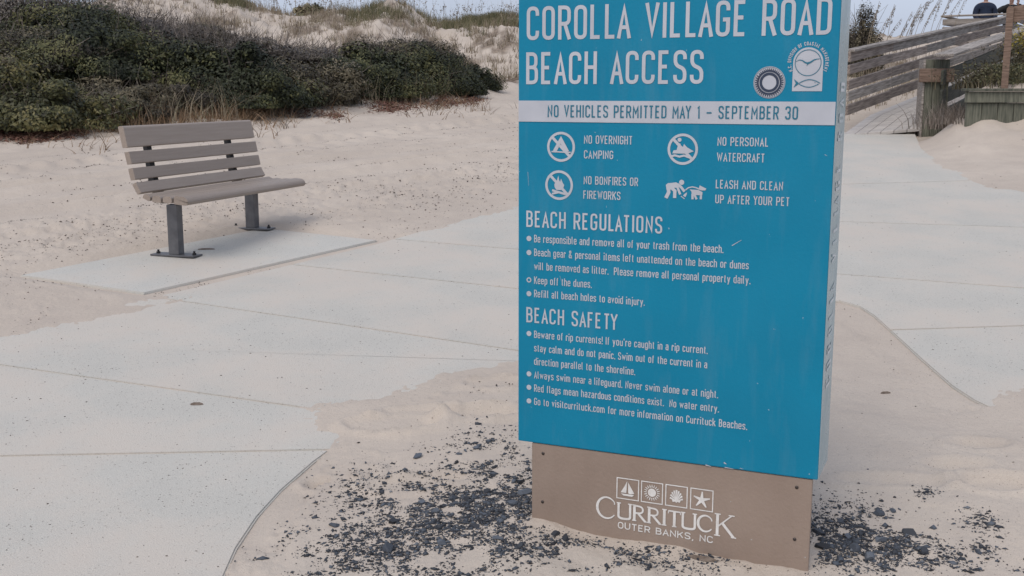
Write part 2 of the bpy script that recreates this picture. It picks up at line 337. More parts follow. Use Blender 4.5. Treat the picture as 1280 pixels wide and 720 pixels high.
fast = fast_mesh('sand_ground', np.stack([gx, gy, gz], 1), Q, M['sand'], {'litter': lit}, smooth=True)
obj('sand_ground', fast, kind='structure')
# ------------------------------------------------------------------ concrete slabs
def clip(poly, p, n, off):          # keep the side where (X-p).n >= off
    out = []; m = len(poly)
    for i in range(m):
        a, b = poly[i], poly[(i+1) % m]
        da = (a[0]-p[0])*n[0]+(a[1]-p[1])*n[1]-off; db = (b[0]-p[0])*n[0]+(b[1]-p[1])*n[1]-off
        if da >= 0: out.append(a)
        if (da >= 0) != (db >= 0):
            t = da/(da-db); out.append((a[0]+(b[0]-a[0])*t, a[1]+(b[1]-a[1])*t))
    return out
def slab(name, poly, m, parent=None, top=0, th=.1, **k):
    if len(poly) < 3: return
    n = len(poly); bm = bmesh.new()
    cx = sum(p[0] for p in poly)/n; cy = sum(p[1] for p in poly)/n
    t = [bm.verts.new((x-cx, y-cy, plane(y)-plane(cy)+top)) for x, y in poly]; b = [bm.verts.new((x-cx, y-cy, plane(y)-plane(cy)+top-th)) for x, y in poly]
    f = bm.faces.new(t); bm.faces.new(b[::-1])
    for i in range(n): bm.faces.new((t[i], b[i], b[(i+1) % n], t[(i+1) % n]))
    bmesh.ops.recalc_face_normals(bm, faces=bm.faces)
    ed = [e for e in bm.edges if all(v in t for v in e.verts)]
    bmesh.ops.bevel(bm, geom=ed, offset=.006, segments=2, affect='EDGES')
    bmesh.ops.triangulate(bm, faces=[f for f in bm.faces if len(f.verts) > 4])
    me = bpy.data.meshes.new(name); bm.to_mesh(me); bm.free(); me.materials.append(m)
    o = obj(name, me, parent, **k); o.location = (cx, cy, plane(cy)); return o
def strips(poly, joints, root, gap=.004):
    L = []
    for a, b in joints:
        a, b = Vector(at(*a)), Vector(at(*b)); d = (b-a).normalized(); n = Vector((-d.y, d.x));
        if n.y < 0: n = -n
        L.append((a, n))
    for i in range(len(L)+1):         # joints from far to near
        q = poly
        if i > 0: q = clip(q, L[i-1][0], -L[i-1][1], gap)
        if i < len(L): q = clip(q, L[i][0], L[i][1], gap)
        slab('slab', q, M['concrete'], root)
path = thing('concrete_path', (0, 0, 0), 0, None, None, kind='structure')
strips(slabL, [((530, 302), (640, 311)), ((377, 332), (640, 360)), ((225, 376), (640, 437)), ((0, 456), (362, 507)), ((0, 570), (415, 562))], path)
strips(slabR, [((1060, 230), (1200, 226)), ((1055, 277), (1280, 284)), ((1055, 343), (1280, 360)), ((1125, 412), (1280, 407))], path)
slab('bench_pad', pad_poly, M['concrete_new'], None, .006, .12, kind='structure')
# ------------------------------------------------------------------ lettering: strokes laid out on a cap height of 1
G = {'A': '1.05;0,0 .5,1! 1,0|.17,.3 .83,.3', 'B': '1;0,0 0,1|0,1 .94,1 .94,.53 0,.53|0,.53 1,.53 1,0 0,0', 'C': '1;1,.75 1,1 0,1 0,0 1,0 1,.25', 'D': '1;0,0 0,1|0,1 1,1 1,0 0,0',
 'E': '.85;1,1 0,1! 0,0! 1,0|0,.52 .85,.52', 'F': '.85;1,1 0,1! 0,0|0,.52 .85,.52', 'G': '1;1,.75 1,1 0,1 0,0 1,0 1,.47! .5,.47', 'H': '1;0,0 0,1|1,0 1,1|0,.52 1,.52', 'I': '0;0,0 0,1',
 'J': '.8;1,1 1,0 0,0 0,.25', 'K': '1.05;0,0 0,1|1,1 .04,.40|.38,.60 1,0', 'L': '.82;0,1 0,0! 1,0', 'M': '1.3;0,0 0,1! .5,.3! 1,1! 1,0', 'N': '1.05;0,0 0,1! 1,0! 1,1', 'O': '1;z0,0 0,1 1,1 1,0',
 'P': '1;0,0 0,1|0,1 1,1 1,.45 0,.45', 'R': '1;0,0 0,1|0,1 1,1 1,.46 0,.46|.55,.46 1,0', 'S': '1;1,.76 1,1 0,1 0,.56 1,.44 1,0 0,0 0,.24', 'T': '1;0,1 1,1|.5,1 .5,0', 'U': '1;0,1 0,0 1,0 1,1',
 'V': '1.05;0,1 .5,0! 1,1', 'W': '1.6;0,1 .25,0! .5,.9! .75,0! 1,1', 'Y': '1.05;0,1 .5,.45! 1,1|.5,.45 .5,0', '0': '1;z0,0 0,1 1,1 1,0', '1': '.35;0,.84 1,1! 1,0', '3': '1;0,.78 0,1 1,1 1,.53 .4,.53|.4,.53 1,.53 1,0 0,0 0,.22', '-': '1.3;0,.45 1,.45',
 'a': '.9;.05,.6 .05,.72 1,.72 1,0|1,.42 0,.42 0,0 1,0', 'b': '.95;0,1 0,0|0,.72 1,.72 1,0 0,0', 'c': '.85;1,.53 1,.72 0,.72 0,0 1,0 1,.19', 'd': '.95;1,1 1,0|1,.72 0,.72 0,0 1,0', 'e': '.95;1,.16 1,0 0,0 0,.72 1,.72 1,.36! 0,.36',
 'f': '.6;.35,0 .35,1 1,1|0,.72 .95,.72', 'g': '.95;1,.72 0,.72 0,0 1,0|1,.72 1,-.26 0,-.26 0,-.14', 'h': '.95;0,1 0,0|0,.72 1,.72 1,0', 'i': '0;0,.72 0,0|*0,.98', 'j': '.3;1,.72 1,-.26 0,-.26|*1,.98', 'k': '.95;0,1 0,0|.95,.72 .04,.25|.38,.42 1,0',
 'l': '.3;0,1 0,0 1,0', 'm': '1.7;0,.72 0,0|0,.72 .5,.72 .5,0|.5,.72 1,.72 1,0', 'n': '.95;0,.72 0,0|0,.72 1,.72 1,0', 'o': '.95;z0,0 0,.72 1,.72 1,0', 'p': '.95;0,.72 0,-.26|0,.72 1,.72 1,0 0,0', 'r': '.6;0,.72 0,0|0,.72 1,.72 1,.56',
 's': '.9;1,.56 1,.72 0,.72 0,.42 1,.3 1,0 0,0 0,.16', 't': '.6;.35,.95 .35,0 1,0|0,.72 .95,.72', 'u': '.95;0,.72 0,0 1,0|1,.72 1,0', 'v': '.95;0,.72 .5,0! 1,.72', 'w': '1.5;0,.72 .25,0! .5,.66! .75,0! 1,.72', 'x': '.95;0,.72 1,0|1,.72 0,0',
 'y': '1;0,.72 .5,.02!|1,.72 .3,-.26', 'z': '.9;0,.72 1,.72! 0,0! 1,0', '.': '0;*0,0', ',': '.2;.9,.05 .2,-.16', '!': '0;0,1 0,.32|*0,0', "'": '.1;.5,1 .4,.78', '&': '1.2;1,.0 .15,.8 .15,1 .7,1 .7,.72 0,.4 0,0 .7,0 1,.35'}
def rounded(P, closed, R, nseg=5):
    out = []; n = len(P)
    for i in range(n):
        x, y, sharp = P[i]
        if (not closed and i in (0, n-1)) or sharp: out.append((x, y)); continue
        a, b = P[i-1], P[(i+1) % n]; p = np.array((x, y)); va = np.array(a[:2])-p; vb = np.array(b[:2])-p
        la, lb = np.hypot(*va), np.hypot(*vb)
        ra = min(R, la*(.5 if (closed or i-1 > 0) else .98)); rb = min(R, lb*(.5 if (closed or i+1 < n-1) else .98))
        A = p+va/la*ra; B = p+vb/lb*rb
        for k in range(nseg+1):
            t = k/nseg; c = .45                         # superelliptic corner
            q = (1-t)**2*A+2*t*(1-t)*p+t*t*B; out.append(tuple(q))
    return out
class Ink:
    """collects flat strokes and filled outlines that lie on one board, each a hair above the last"""
    def __init__(s): s.V = []; s.F = []; s.k = 0
    def lay(s):
        s.k += 1; return (s.k % 6)*.00012
    def stroke(s, P, w, closed=False, w2=None):
        Q = [P[0]]
        for p in P[1:]:
            if math.hypot(p[0]-Q[-1][0], p[1]-Q[-1][1]) > 1e-6: Q.append(p)
        if closed and math.hypot(Q[0][0]-Q[-1][0], Q[0][1]-Q[-1][1]) < 1e-6: Q.pop()
        P = np.array(Q, float); n = len(P)
        if n < 2: return
        d = s.lay(); o = len(s.V)
        for i in range(n):
            a = P[i-1] if (closed or i) else P[i]; b = P[(i+1) % n] if (closed or i < n-1) else P[i]
            d1 = P[i]-a; d2 = b-P[i]
            if not closed and i == 0: d1 = d2
            if not closed and i == n-1: d2 = d1
            d1 = d1/np.hypot(*d1); d2 = d2/np.hypot(*d2); m = d1+d2; L = np.hypot(*m)
            m = m/L if L > 1e-6 else d1; nn = np.array((-m[1], m[0])); c = max(np.dot(nn, (-d1[1], d1[0])), .1)
            ww = w if w2 is None else w+(w2-w)*i/(n-1)
            k = ww/2/c; cap = ww/2*1.45
            cr = d1[0]*d2[1]-d1[1]*d2[0]
            kl, kr = (k, min(k, cap)) if cr > 0 else (min(k, cap), k)
            kl = min(kl, ww*2.2); kr = min(kr, ww*2.2)
            l = P[i]+nn*kl; r = P[i]-nn*kr
            s.V += [(l[0], -d, l[1]), (r[0], -d, r[1])]
        for i in range(n if closed else n-1):
            j = (i+1) % n; s.F.append((o+2*i, o+2*i+1, o+2*j+1, o+2*j))
    def fill(s, P):
        d = s.lay(); o = len(s.V); s.V += [(x, -d, z) for x, z in P]; s.F.append(tuple(range(o, o+len(P))))
    def disc(s, x, z, r, rz=None, n=20): s.fill([(x+r*math.cos(2*math.pi*i/n), z+(rz or r)*math.sin(2*math.pi*i/n)) for i in range(n)])
    def ring(s, x, z, r, w, rz=None, n=40): s.stroke([(x+r*math.cos(2*math.pi*i/n), z+(rz or r)*math.sin(2*math.pi*i/n)) for i in range(n)], w, True)
    def text(s, txt, x, z, H, width=None, W=.40, sw=.15, gap=.13, rot=None, f=None):
        hw = sw/2; xs = 0; items = []
        prev = ''
        for ch in txt:
            if ch == ' ': xs += W*.55+gap; prev = ''; continue
            if prev and (ch in 'AVTY' and prev in 'AVTYLPF'): xs -= gap*.75
            elif prev and (ch == 'A' or prev == 'A') and H > .03: xs -= gap*.3
            prev = ch
            wd, st = G[ch].split(';'); wd = float(wd)*(W-sw)
            items.append((xs, wd, st)); xs += wd+sw+gap
        tot = xs-gap; kx = (width/H/tot) if width else 1
        for x0, wd, st in items:
            for q in st.split('|'):
                dot = q[0] == '*'; cl = q[0] == 'z'; q = q.lstrip('*z'); P = []
                for t in q.split():
                    sh = t.endswith('!'); a, b = t.rstrip('!').split(','); a, b = float(a), float(b)
                    P.append(((x0+hw+a*wd)*kx, hw+b*(1-sw), sh))
                if dot:
                    a, b, _ = P[0]; e = hw*1.15; P = [(a, b-e, 1), (a, b+e, 1)]
                    pts = [(a, b-e), (a, b+e)]; wdt = sw*1.15
                else:
                    # butt ends reach the full height of the letter
                    def ext(p, q2):
                        v = np.array(p[:2])-np.array(q2[:2]); v = v/(np.hypot(*v)+1e-9)
                        if abs(v[1]) > .8: return (p[0]+v[0]*hw, p[1]+v[1]*hw, 1)
                        return p
                    if not cl and len(P) > 1:
                        if P[0][1] > .98-hw*1.2 or P[0][1] < hw*1.2: P[0] = ext(P[0], P[1])
                        if P[-1][1] > .98-hw*1.2 or P[-1][1] < hw*1.2: P[-1] = ext(P[-1], P[-2])
                    pts = rounded(P, cl, max(wd*kx*.52, .12)); wdt = sw
                pts = [(p[0]*H, p[1]*H) for p in pts]
                if f: pts = [f(*p) for p in pts]
                else: pts = [(x+a, z+b+(0)) for a, b in pts]
                s.stroke(pts, wdt*H, cl)
        return tot*kx*H
    def obj(s, name, m, parent, y=-.0012, **k):
        me = mesh(name, [(a, b+y, c) for a, b, c in s.V], s.F, m); return obj(name, me, parent, **k)
# ------------------------------------------------------------------ the sign
SX, SY, YAW, SW, ST, ZB = .0207, 3.6708, .4075, .9966, .2035, .3238
ZT = 1.86
cy_, sy_ = math.cos(YAW), math.sin(YAW)
def on(u, v, side=False):           # measured direction -> point on the sign's board (local x, z)
    xi, yi = (u-640)/FOC, (v-360)/FOC; d = np.array((xi, cP-yi*sP, -sP-yi*cP)); n = np.array((sy_, cy_, 0)); O = np.array((SX, SY, 0)); c = np.array((0, 0, CAMH))
    if side: n = np.array((cy_, -sy_, 0)); O = O+n*SW
    t = np.dot(O-c, n)/np.dot(d, n); P = c+d*t-np.array((SX, SY, 0))
    if side: return P[0]*sy_+P[1]*cy_, P[2]
    return P[0]*cy_-P[1]*sy_, P[2]
sign = thing('beach_access_sign', (SX, SY, 0), -YAW, 'tall teal beach access sign on tan board base, standing in gravel and sand', 'sign')
cab = box_me('cabinet', (0, 0, ZB), (SW, ST, ZT), M['teal'], .004, 2); obj('cabinet', cab, sign)
obj('side_sheen_panel', box_me('side_sheen_panel', (SW+.0003, .003, ZB+.003), (SW+.0016, ST-.003, ZT-.003), M['teal_side']), sign)  # thin sheet added over the cabinet side to carry the painted-in sheen
b0, b1 = on(664.3, 560)[0], on(1015, 610)[0]
obj('base_board', box_me('base_board', (b0, .004, -.12), (b1, .020, ZB-.002), M['tan'], .002, 1), sign)
for x in (b0+.10, b1-.24): obj('post', box_me('post', (x, .022, -.3), (x+.09, ST-.022, ZB+.2), M['post_dark'], .003), sign)
for u, v in ((678.4, 567.2), (677.7, 627.7), (995.7, 609.7), (993, 674.6)):
    x, z = on(u, v); bm = bmesh.new(); bmesh.ops.create_uvsphere(bm, u_segments=12, v_segments=6, radius=.0058)
    me = bpy.data.meshes.new('screw'); bmesh.ops.scale(bm, vec=(1, .5, 1), verts=bm.verts); bm.to_mesh(me); bm.free(); me.materials.append(M['screw'])
    o = obj('screw', me, sign); o.location = (x, .0035, z)
zt1, zt2 = on(800, 126.2)[1], on(800, 153.9)[1]
band = box_me('date_band', (.0015, -.0022, 1.4003), (SW-.0015, -.0008, 1.4672), M['vinyl']); obj('date_band', band, sign)
def line(txt, x0, b0_, x1, b1_, H, sw=.15, W=.40, m='vinyl', name='lettering', y=-.0012, gap=.13):
    a, z0 = on(x0, b0_); c, z1 = on(x1, b1_); z = (z0+z1)/2
    ink = Ink(); ink.text(txt, a, z, H, c-a, W, sw, gap); return ink.obj(name, M[m], sign, y)
def hgt(u, t, b): return on(u, t)[1]-on(u, b)[1]
line('COROLLA VILLAGE ROAD', 658.5, 49.6, 1039, 44, hgt(660, 7.8, 49.8), .112, .40, gap=.10)
line('BEACH ACCESS', 657.8, 105.2, 879, 104.9, hgt(660, 65.3, 105.2), .112, .40, gap=.10)
line('NO VEHICLES PERMITTED MAY 1 - SEPTEMBER 30', 684.8, 147, 997.5, 148.8, hgt(690, 131.7, 146.9), .112, .40, 'teal_ink', 'lettering', -.0032, .12)
hs_ = hgt(732, 169, 179.5)
for t, a, b, c, d in (('NO OVERNIGHT', 730, 179.4, 790.8, 180.8), ('CAMPING', 730, 198, 766.7, 199), ('NO BONFIRES OR', 729.6, 230.4, 797.7, 232.5), ('FIREWORKS', 729.2, 248.3, 775.8, 250), ('NO PERSONAL', 896.7, 182.2, 960.8, 183.3), ('WATERCRAFT', 896, 201.7, 956, 203.1), ('LEASH AND CLEAN', 894.6, 235.8, 978.8, 237.9), ('UP AFTER YOUR PET', 894, 254.4, 987, 257.3)):
    line(t, a, b, c, d, hs_, .125, .42, gap=.085)
line('BEACH REGULATIONS', 658, 283.6, 827.9, 292, hgt(660, 263.4, 283.8), .118, .40, gap=.11)
line('BEACH SAFETY', 658, 403, 772, 412, hgt(660, 384.2, 403.2), .118, .40, gap=.11)
hl = hgt(670, 294, 303.5)
for t, b, c, d in (('Be responsible and remove all of your trash from the beach.', 303.3, 904.3, 315.8), ('Beach gear & personal items left unattended on the beach or dunes', 320.3, 936, 336.3), ('will be removed as litter.  Please remove all personal property daily.', 337.6, 938, 354.6),
    ('Keep off the dunes.', 354.9, 739.8, 359.7), ('Refill all beach holes to avoid injury.', 371.8, 806, 381.5), ("Beware of rip currents! If you're caught in a rip current.", 422.7, 884.7, 441.9), ('stay calm and do not panic. Swim out of the current in a', 439.6, 884, 459.9),
    ('direction parallel to the shoreline.', 456.5, 794, 468.3), ('Always swim near a lifeguard. Never swim alone or at night.', 473, 897.6, 497.5), ('Red flags mean hazardous conditions exist.  No water entry.', 489.7, 898.7, 515), ('Go to visitcurrituck.com for more information on Currituck Beaches.', 506, 933.9, 537.3)):
    line(t, 667.8, b, c, d, hl, .122, .42, gap=.10)
for i, v in enumerate((298, 315.6, 349.8, 367, 416.8, 467.2, 484, 501)):
    x, z = on(661.4, v); k = Ink()
    if i == 2: k.ring(x, z, .0068, .004, n=20)
    else: k.disc(x, z, .0088)
    k.obj('bullet', M['vinyl'], sign)
def icon(u, v):                     # a ring with a diagonal bar; unit = ring radius
    x, z = on(u, v); R = .0475; k = Ink(); k.ring(x, z, R*.92, R*.17); c = .68
    k.stroke([(x-R*c, z+R*c), (x+R*c, z-R*c)], R*.19)
    return k, (lambda a, b: (x+a*R, z+b*R)), R
k, p, R = icon(701.4, 183.5)
k.fill([p(0, .70), p(-.50, -.30), p(-.30, -.30), p(-.02, .22), p(.10, -.02), p(.27, -.30), p(.55, -.30)]); k.stroke([p(-.68, -.33), p(.70, -.36)], R*.09); k.stroke([p(-.5, -.3), p(0, .6), p(.5, -.3)], R*.17)
k.obj('no_camping_symbol', M['vinyl'], sign)
k, p, R = icon(699, 231.4)
k.fill([p(-.05, .66), p(-.16, .30), p(-.34, .06), p(-.32, -.14), p(-.2, -.32), p(.12, -.34), p(.3, -.22), p(.38, 0), p(.26, .18), p(.14, .46), p(.08, .22), p(.0, .35)])
k.stroke([p(-.5, -.36), p(.5, -.60)], R*.15); k.stroke([p(-.5, -.60), p(0, -.48)], R*.13); k.obj('no_bonfire_symbol', M['vinyl'], sign)
k, p, R = icon(853.5, 186.5)
k.disc(*p(-.22, .60), R*.13); k.fill([p(-.28, .40), p(-.40, -.06), p(-.60, -.08), p(-.68, -.28), p(.30, -.28), p(.74, -.12), p(.30, .12), p(.08, .34), p(.02, .16), p(-.16, .2), p(-.14, .34)])
k.stroke([p(-.78, -.48), p(-.5, -.40), p(-.2, -.48), p(.1, -.40), p(.4, -.50), p(.6, -.56)], R*.13); k.obj('no_watercraft_symbol', M['vinyl'], sign)
k = Ink()
def pd(x, y): return on(825+x/18, 218+y/18)
def ps(P, w): k.stroke([pd(*q) for q in P], w/18/372*1.0)
k.disc(*pd(490, 178), 56/18/385)
k.fill([pd(*q) for q in ((135, 235), (180, 198), (370, 178), (430, 215), (400, 300), (320, 300), (230, 350), (150, 350))])
ps([(185, 260), (200, 400), (135, 530)], 75); ps([(255, 290), (338, 370), (332, 530)], 70); ps([(380, 240), (420, 350), (460, 450)], 50); ps([(400, 220), (480, 290), (555, 385)], 55)
ps([(575, 350), (640, 300), (730, 280), (820, 300), (880, 330)], 26)
k.fill([pd(*q) for q in ((895, 245), (1045, 320), (1020, 360), (930, 360), (870, 335))])
k.fill([pd(*q) for q in ((670, 335), (870, 350), (960, 400), (955, 465), (820, 465), (790, 480), (715, 480), (712, 390))])
ps([(735, 440), (735, 560)], 50); ps([(780, 460), (828, 560)], 44); ps([(925, 440), (918, 560)], 46)
k.fill([pd(*q) for q in ((612, 400), (600, 460), (575, 510), (520, 480), (545, 445))]); ps([(472, 488), (555, 548)], 18)
k.obj('dog_walker_symbol', M['vinyl'], sign)
k = Ink()
for (a, b), (c, d), w_ in (((915, 307), (927, 300), .0022), ((882, 581), (889, 583), .004), ((905, 578), (908, 580), .005), ((906, 584), (917, 586), .003), ((925, 585), (929, 586), .002), ((1031, 193), (1034, 195), .0015), ((700, 345), (702, 352), .0008), ((660, 215), (661, 232), .001)): k.stroke([on(a, b), on(c, d)], w_, w2=w_*.4)
k.obj('scuff_marks', M['vinyl'], sign, kind='stuff')
# round seal
x, z = on(961.7, 103); R = .0465
k = Ink(); k.disc(x, z, R, n=40); k.obj('round_seal', M['vinyl'], sign)
k = Ink(); k.ring(x, z, R*.53, R*.16); k.ring(x, z, R*.72, R*.12)
for i in range(38):
    if abs((i*2*math.pi/38-math.pi/2)) < .95: continue
    a = 2*math.pi*i/38; k.stroke([(x+R*.79*math.cos(a), z+R*.79*math.sin(a)), (x+R*.9*math.cos(a), z+R*.9*math.sin(a))], R*.07)
for i in range(13):
    a = math.pi/2+(i-6)*.145; k.stroke([(x+R*.78*math.cos(a), z+R*.78*math.sin(a)), (x+R*.88*math.cos(a), z+R*.88*math.sin(a))], R*.05)
k.ring(x, z, R*.955, R*.02); k.obj('seal_print', M['navy'], sign, -.0024)
# arched emblem with bird and fish
ex0, ezb = on(990, 114); ex1, _ = on(1027.5, 114.3); exc, ezc = (ex0+ex1)/2, on(1009.7, 78)[1]; Re = (ex1-ex0)/2
k = Ink(); k.fill([(ex0, ezb), (ex1, ezb)]+[(exc+Re*math.cos(a), ezc+Re*math.sin(a)) for a in np.linspace(0, math.pi, 24)])
def arcf(u0, R0):
    return lambda a, b: (exc-(R0+b)*math.cos(a/R0-u0), ezc+(R0+b)*math.sin(a/R0-u0))
R0 = Re*1.13; tot = R0*(math.pi+1.0)
k.text('N.C. DIVISION OF COASTAL MANAGEMENT', 0, 0, Re*.25, tot, .42, .17, f=arcf(.5, R0)); k.obj('arched_emblem', M['vinyl'], sign)
k = Ink(); k.ring(exc, ezc-.001, Re*.86, Re*.045)
def e(a, b): return (exc+a*Re, ezc+b*Re)
k.stroke([e(-.82, .05), e(-.6, .17), e(-.4, .14), e(-.2, 0), e(0, -.07)], Re*.02, w2=Re*.11); k.stroke([e(-.05, -.06), e(.15, .0), e(.4, .17), e(.6, .22), e(.82, .24)], Re*.13, w2=Re*.02); k.stroke([e(.02, -.08), e(-.1, -.22)], Re*.06, w2=Re*.01)
fz = (ezb-ezc)/Re*.72; fs = [e(-.55+1.4*t, fz+.0+.24*math.sin(math.pi*t)) for t in np.linspace(0, 1, 12)]; k.stroke(fs, Re*.05)
k.stroke([e(-.62+1.45*t, fz-.02-.25*math.sin(math.pi*t)) for t in np.linspace(0.05, .95, 12)], Re*.05)
k.fill([e(-.9, fz+.28), e(-.6, fz+.05), e(-.55, fz-.04), e(-.9, fz-.30), e(-.76, fz)]); k.disc(*e(.52, fz+.04), Re*.03, n=8)
k.obj('emblem_print', M['teal_ink'], sign, -.0024)
# wordmark of the base board
def lm(x, y): return on(735+x/6.74, 590+y/6.74)
tops = [(240, 42, 430, 68, 240, 222), (447, 72, 632, 98, 447, 252), (652, 102, 840, 130, 652, 283), (862, 134, 1057, 162, 862, 316)]
sq = []
for a, b, c, d, e_, f_ in tops:
    (xa, za), (xb, zb_), (_, zc) = lm(a, b), lm(c, d), lm(e_, f_); sq.append((xa, xb, (za+zb_)/2, zc))
zt_ = sum(s[2] for s in sq)/4; zb2 = sum(s[3] for s in sq)/4
for i, (xa, xb, _, _) in enumerate(sq):
    k = Ink(); hwf = .0016
    k.stroke([(xa+hwf, zb2+hwf), (xb-hwf, zb2+hwf), (xb-hwf, zt_-hwf), (xa+hwf, zt_-hwf)], .0034, True)
    cx, cz = (xa+xb)/2, (zt_+zb2)/2; R = (xb-xa)/2
    def q(a, b): return (cx+a*R, cz+b*R)
    if i == 0:
        k.fill([q(-.05, .72), q(-.12, -.36), q(-.62, -.36), q(-.3, .2)]); k.fill([q(.02, .62), q(.6, -.34), q(.3, -.42), q(.06, -.38)]); k.fill([q(-.6, -.45), q(.58, -.45), q(.4, -.62), q(-.35, -.62)]); nm = 'sailboat_emblem'
    elif i == 1:
        k.disc(*q(0, 0), R*.38)
        for j in range(20):
            a = 2*math.pi*j/20; k.stroke([q(.48*math.cos(a), .48*math.sin(a)), q(.74*math.cos(a), .74*math.sin(a))], R*.10, w2=R*.05)
        nm = 'sun_emblem'
    elif i == 2:
        for j in range(9):
            a = math.pi*(.5+(j-4)*.105); L = .95-.03*abs(j-4); k.stroke([q(0, -.42), q(L*.72*math.cos(a), -.42+L*1.05*math.sin(a))], R*.03, w2=R*.17)
        k.fill([q(-.4, -.34), q(.4, -.34), q(.32, -.56), q(.1, -.5), q(0, -.62), q(-.1, -.5), q(-.32, -.56)]); nm = 'shell_emblem'
    else:
        P = []
        for j in range(10):
            a = math.pi/2+j*math.pi/5-.05; r = .74 if j % 2 == 0 else .2; P.append(q(r*math.cos(a), r*math.sin(a)))
        for j in range(5): k.stroke([q(0, 0), P[j*2]], R*.34, w2=R*.1)
        nm = 'starfish_emblem'
    k.obj(nm, M['inlay'], sign, .0022)
# serif word: thick and thin strokes with serifs
SG = {'C': (1.0, [('c', 1)]), 'U': (.95, [('0,1 0,.3 .0,0 .9,0 .9,.3 .9,1', 1), ('s-.15,1 .18,1', .5), ('s.72,1 1.05,1', .5)]),
      'R': (.95, [('s.1,0 .1,1', 1.15), ('.1,.96 .75,.96 .75,.5 .1,.5', .75), ('s.38,.5 .6,.3 .95,0', 1), ('s-.06,1 .2,1', .5), ('s-.06,0 .26,0', .5), ('s.85,0 1.05,0', .5)]),
      'I': (.25, [('s.12,0 .12,1', 1.15), ('s-.05,1 .3,1', .5), ('s-.05,0 .3,0', .5)]), 'T': (.9, [('s.45,0 .45,.97', 1.15), ('s0,.97 .9,.97', .7), ('s0,.97 .0,.8', .4), ('s.9,.97 .9,.8', .4), ('s.28,0 .62,0', .5)]),
      'K': (1.0, [('s.1,0 .1,1', 1.2), ('s.12,.42 .85,1', .6), ('s.36,.6 .98,0', 1.15), ('s-.06,1 .26,1', .5), ('s-.06,0 .26,0', .5), ('s.68,1 1,1', .5), ('s.84,0 1.12,0', .5)])}
k = Ink(); x0w, zb_l = lm(75, 395); x1w, _ = lm(1228, 560)
zc_t, zc_b = lm(150, 222)[1], lm(160, 403)[1]; ut, ub_ = lm(240, 262)[1], lm(325, 410)[1]
base_z = (zc_b+lm(1225, 567)[1]+lm(560, 438)[1])/3
Hc = zc_t-zc_b; Hs = (lm(540, 302)[1]-lm(540, 436)[1]+lm(725, 335)[1]-lm(725, 470)[1])/2; sizes = [Hc]+[Hs]*7+[Hc*1.0]
word = 'CURRITUCK'; tw = 0; gapw = .13
ws = [SG[c][0]*.72*s*(1.0 if c != 'C' else 1.1) for c, s in zip(word, sizes)]; tot = sum(ws)+gapw*Hs*8; kx = (x1w-x0w)/tot; xx = x0w
for c, s, wd in zip(word, sizes, ws):
    wd *= kx; sw = .105*Hc
    for st, wt in SG[c][1]:
        if st == 'c':
            pts = [(xx+wd*.5+wd*.5*math.cos(a), base_z+(.0072 if s < Hc*.98 else 0)+s*.5+s*.49*math.sin(a)) for a in np.linspace(.62, 2*math.pi-.62, 26)]
            h = len(pts)//2; k.stroke(pts[:h+1], sw*.5, w2=sw*1.2); k.stroke(pts[h:], sw*1.2, w2=sw*.5); k.stroke([pts[0], (pts[0][0], pts[0][1]-s*.09)], sw*.5)
            continue
        shp = st[0] == 's'; P = [tuple(float(v) for v in t.split(','))+(shp,) for t in st.lstrip('s').split()]
        P = [(a*wd/SG[c][0], b*s*.97+s*.015, sh) for a, b, sh in P]; pts = rounded(P, False, wd*.42)
        k.stroke([(xx+a, base_z+b+(.0072 if s < Hc*.98 else 0)) for a, b in pts], sw*wt)
    xx += wd+gapw*Hs*kx
k.obj('wordmark', M['inlay'], sign, .0022)
xa, za = lm(250, 478); xb, zb3 = lm(1050, 600); k = Ink(); k.text('OUTER BANKS, NC', xa, (za+zb3)/2, Hs*.43, xb-xa, .95, .16, .22); k.obj('tagline', M['inlay'], sign, .0022)
# narrow side face: name running upwards, letter tops to the front
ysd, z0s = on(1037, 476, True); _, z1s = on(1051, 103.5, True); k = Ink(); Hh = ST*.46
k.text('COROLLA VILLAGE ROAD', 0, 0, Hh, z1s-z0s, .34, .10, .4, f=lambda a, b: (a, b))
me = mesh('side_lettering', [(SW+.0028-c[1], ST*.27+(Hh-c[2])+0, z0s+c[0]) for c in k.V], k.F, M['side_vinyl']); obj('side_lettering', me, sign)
# ------------------------------------------------------------------ the bench
bx, by, byaw, BL = -2.786, 7.80, 1.264, 1.686; BZ = .349
bench = thing('park_bench', (bx, by, BZ), byaw, 'taupe slatted bench with grey steel legs on a concrete pad before the shrubs', 'bench')
# local: x along the bench, -y towards its front (a in the profile), z up
def slat_me(c, hw_, th, ang, rl=0, rr=0, Lx=BL):
    """slat with its profile centred on c=(a,z), half width along the slope, thickness; rl / rr rounded ends of the profile"""
    pts = []
    def corner(x, y, r, a0):
        if r <= 0: pts.append((x, y)); return
        cx2 = x-math.copysign(r, x); cy2 = y-math.copysign(r, y)
        for k in range(6):
            a = a0+k/5*math.pi/2; pts.append((cx2+r*math.cos(a), cy2+r*math.sin(a)))
    t = th/2; d = .005
    corner(hw_, t, rr or d, 0); corner(-hw_, t, rl or d, math.pi/2); corner(-hw_, -t, min(rl, .008) or d, math.pi); corner(hw_, -t, (rr*.6) or d, 1.5*math.pi)
    ca, sa = math.cos(ang), math.sin(ang)
    P = [(c[0]+x*ca-y*sa, c[1]+x*sa+y*ca) for x, y in pts]; n = len(P)
    V = [(0, -a, z) for a, z in P]+[(Lx, -a, z) for a, z in P]
    me = mesh('slat', V, [tuple(range(n))[::-1], tuple(range(n, 2*n))]+[(i, (i+1) % n, (i+1) % n+n, i+n) for i in range(n)], M['bench'])
    return me
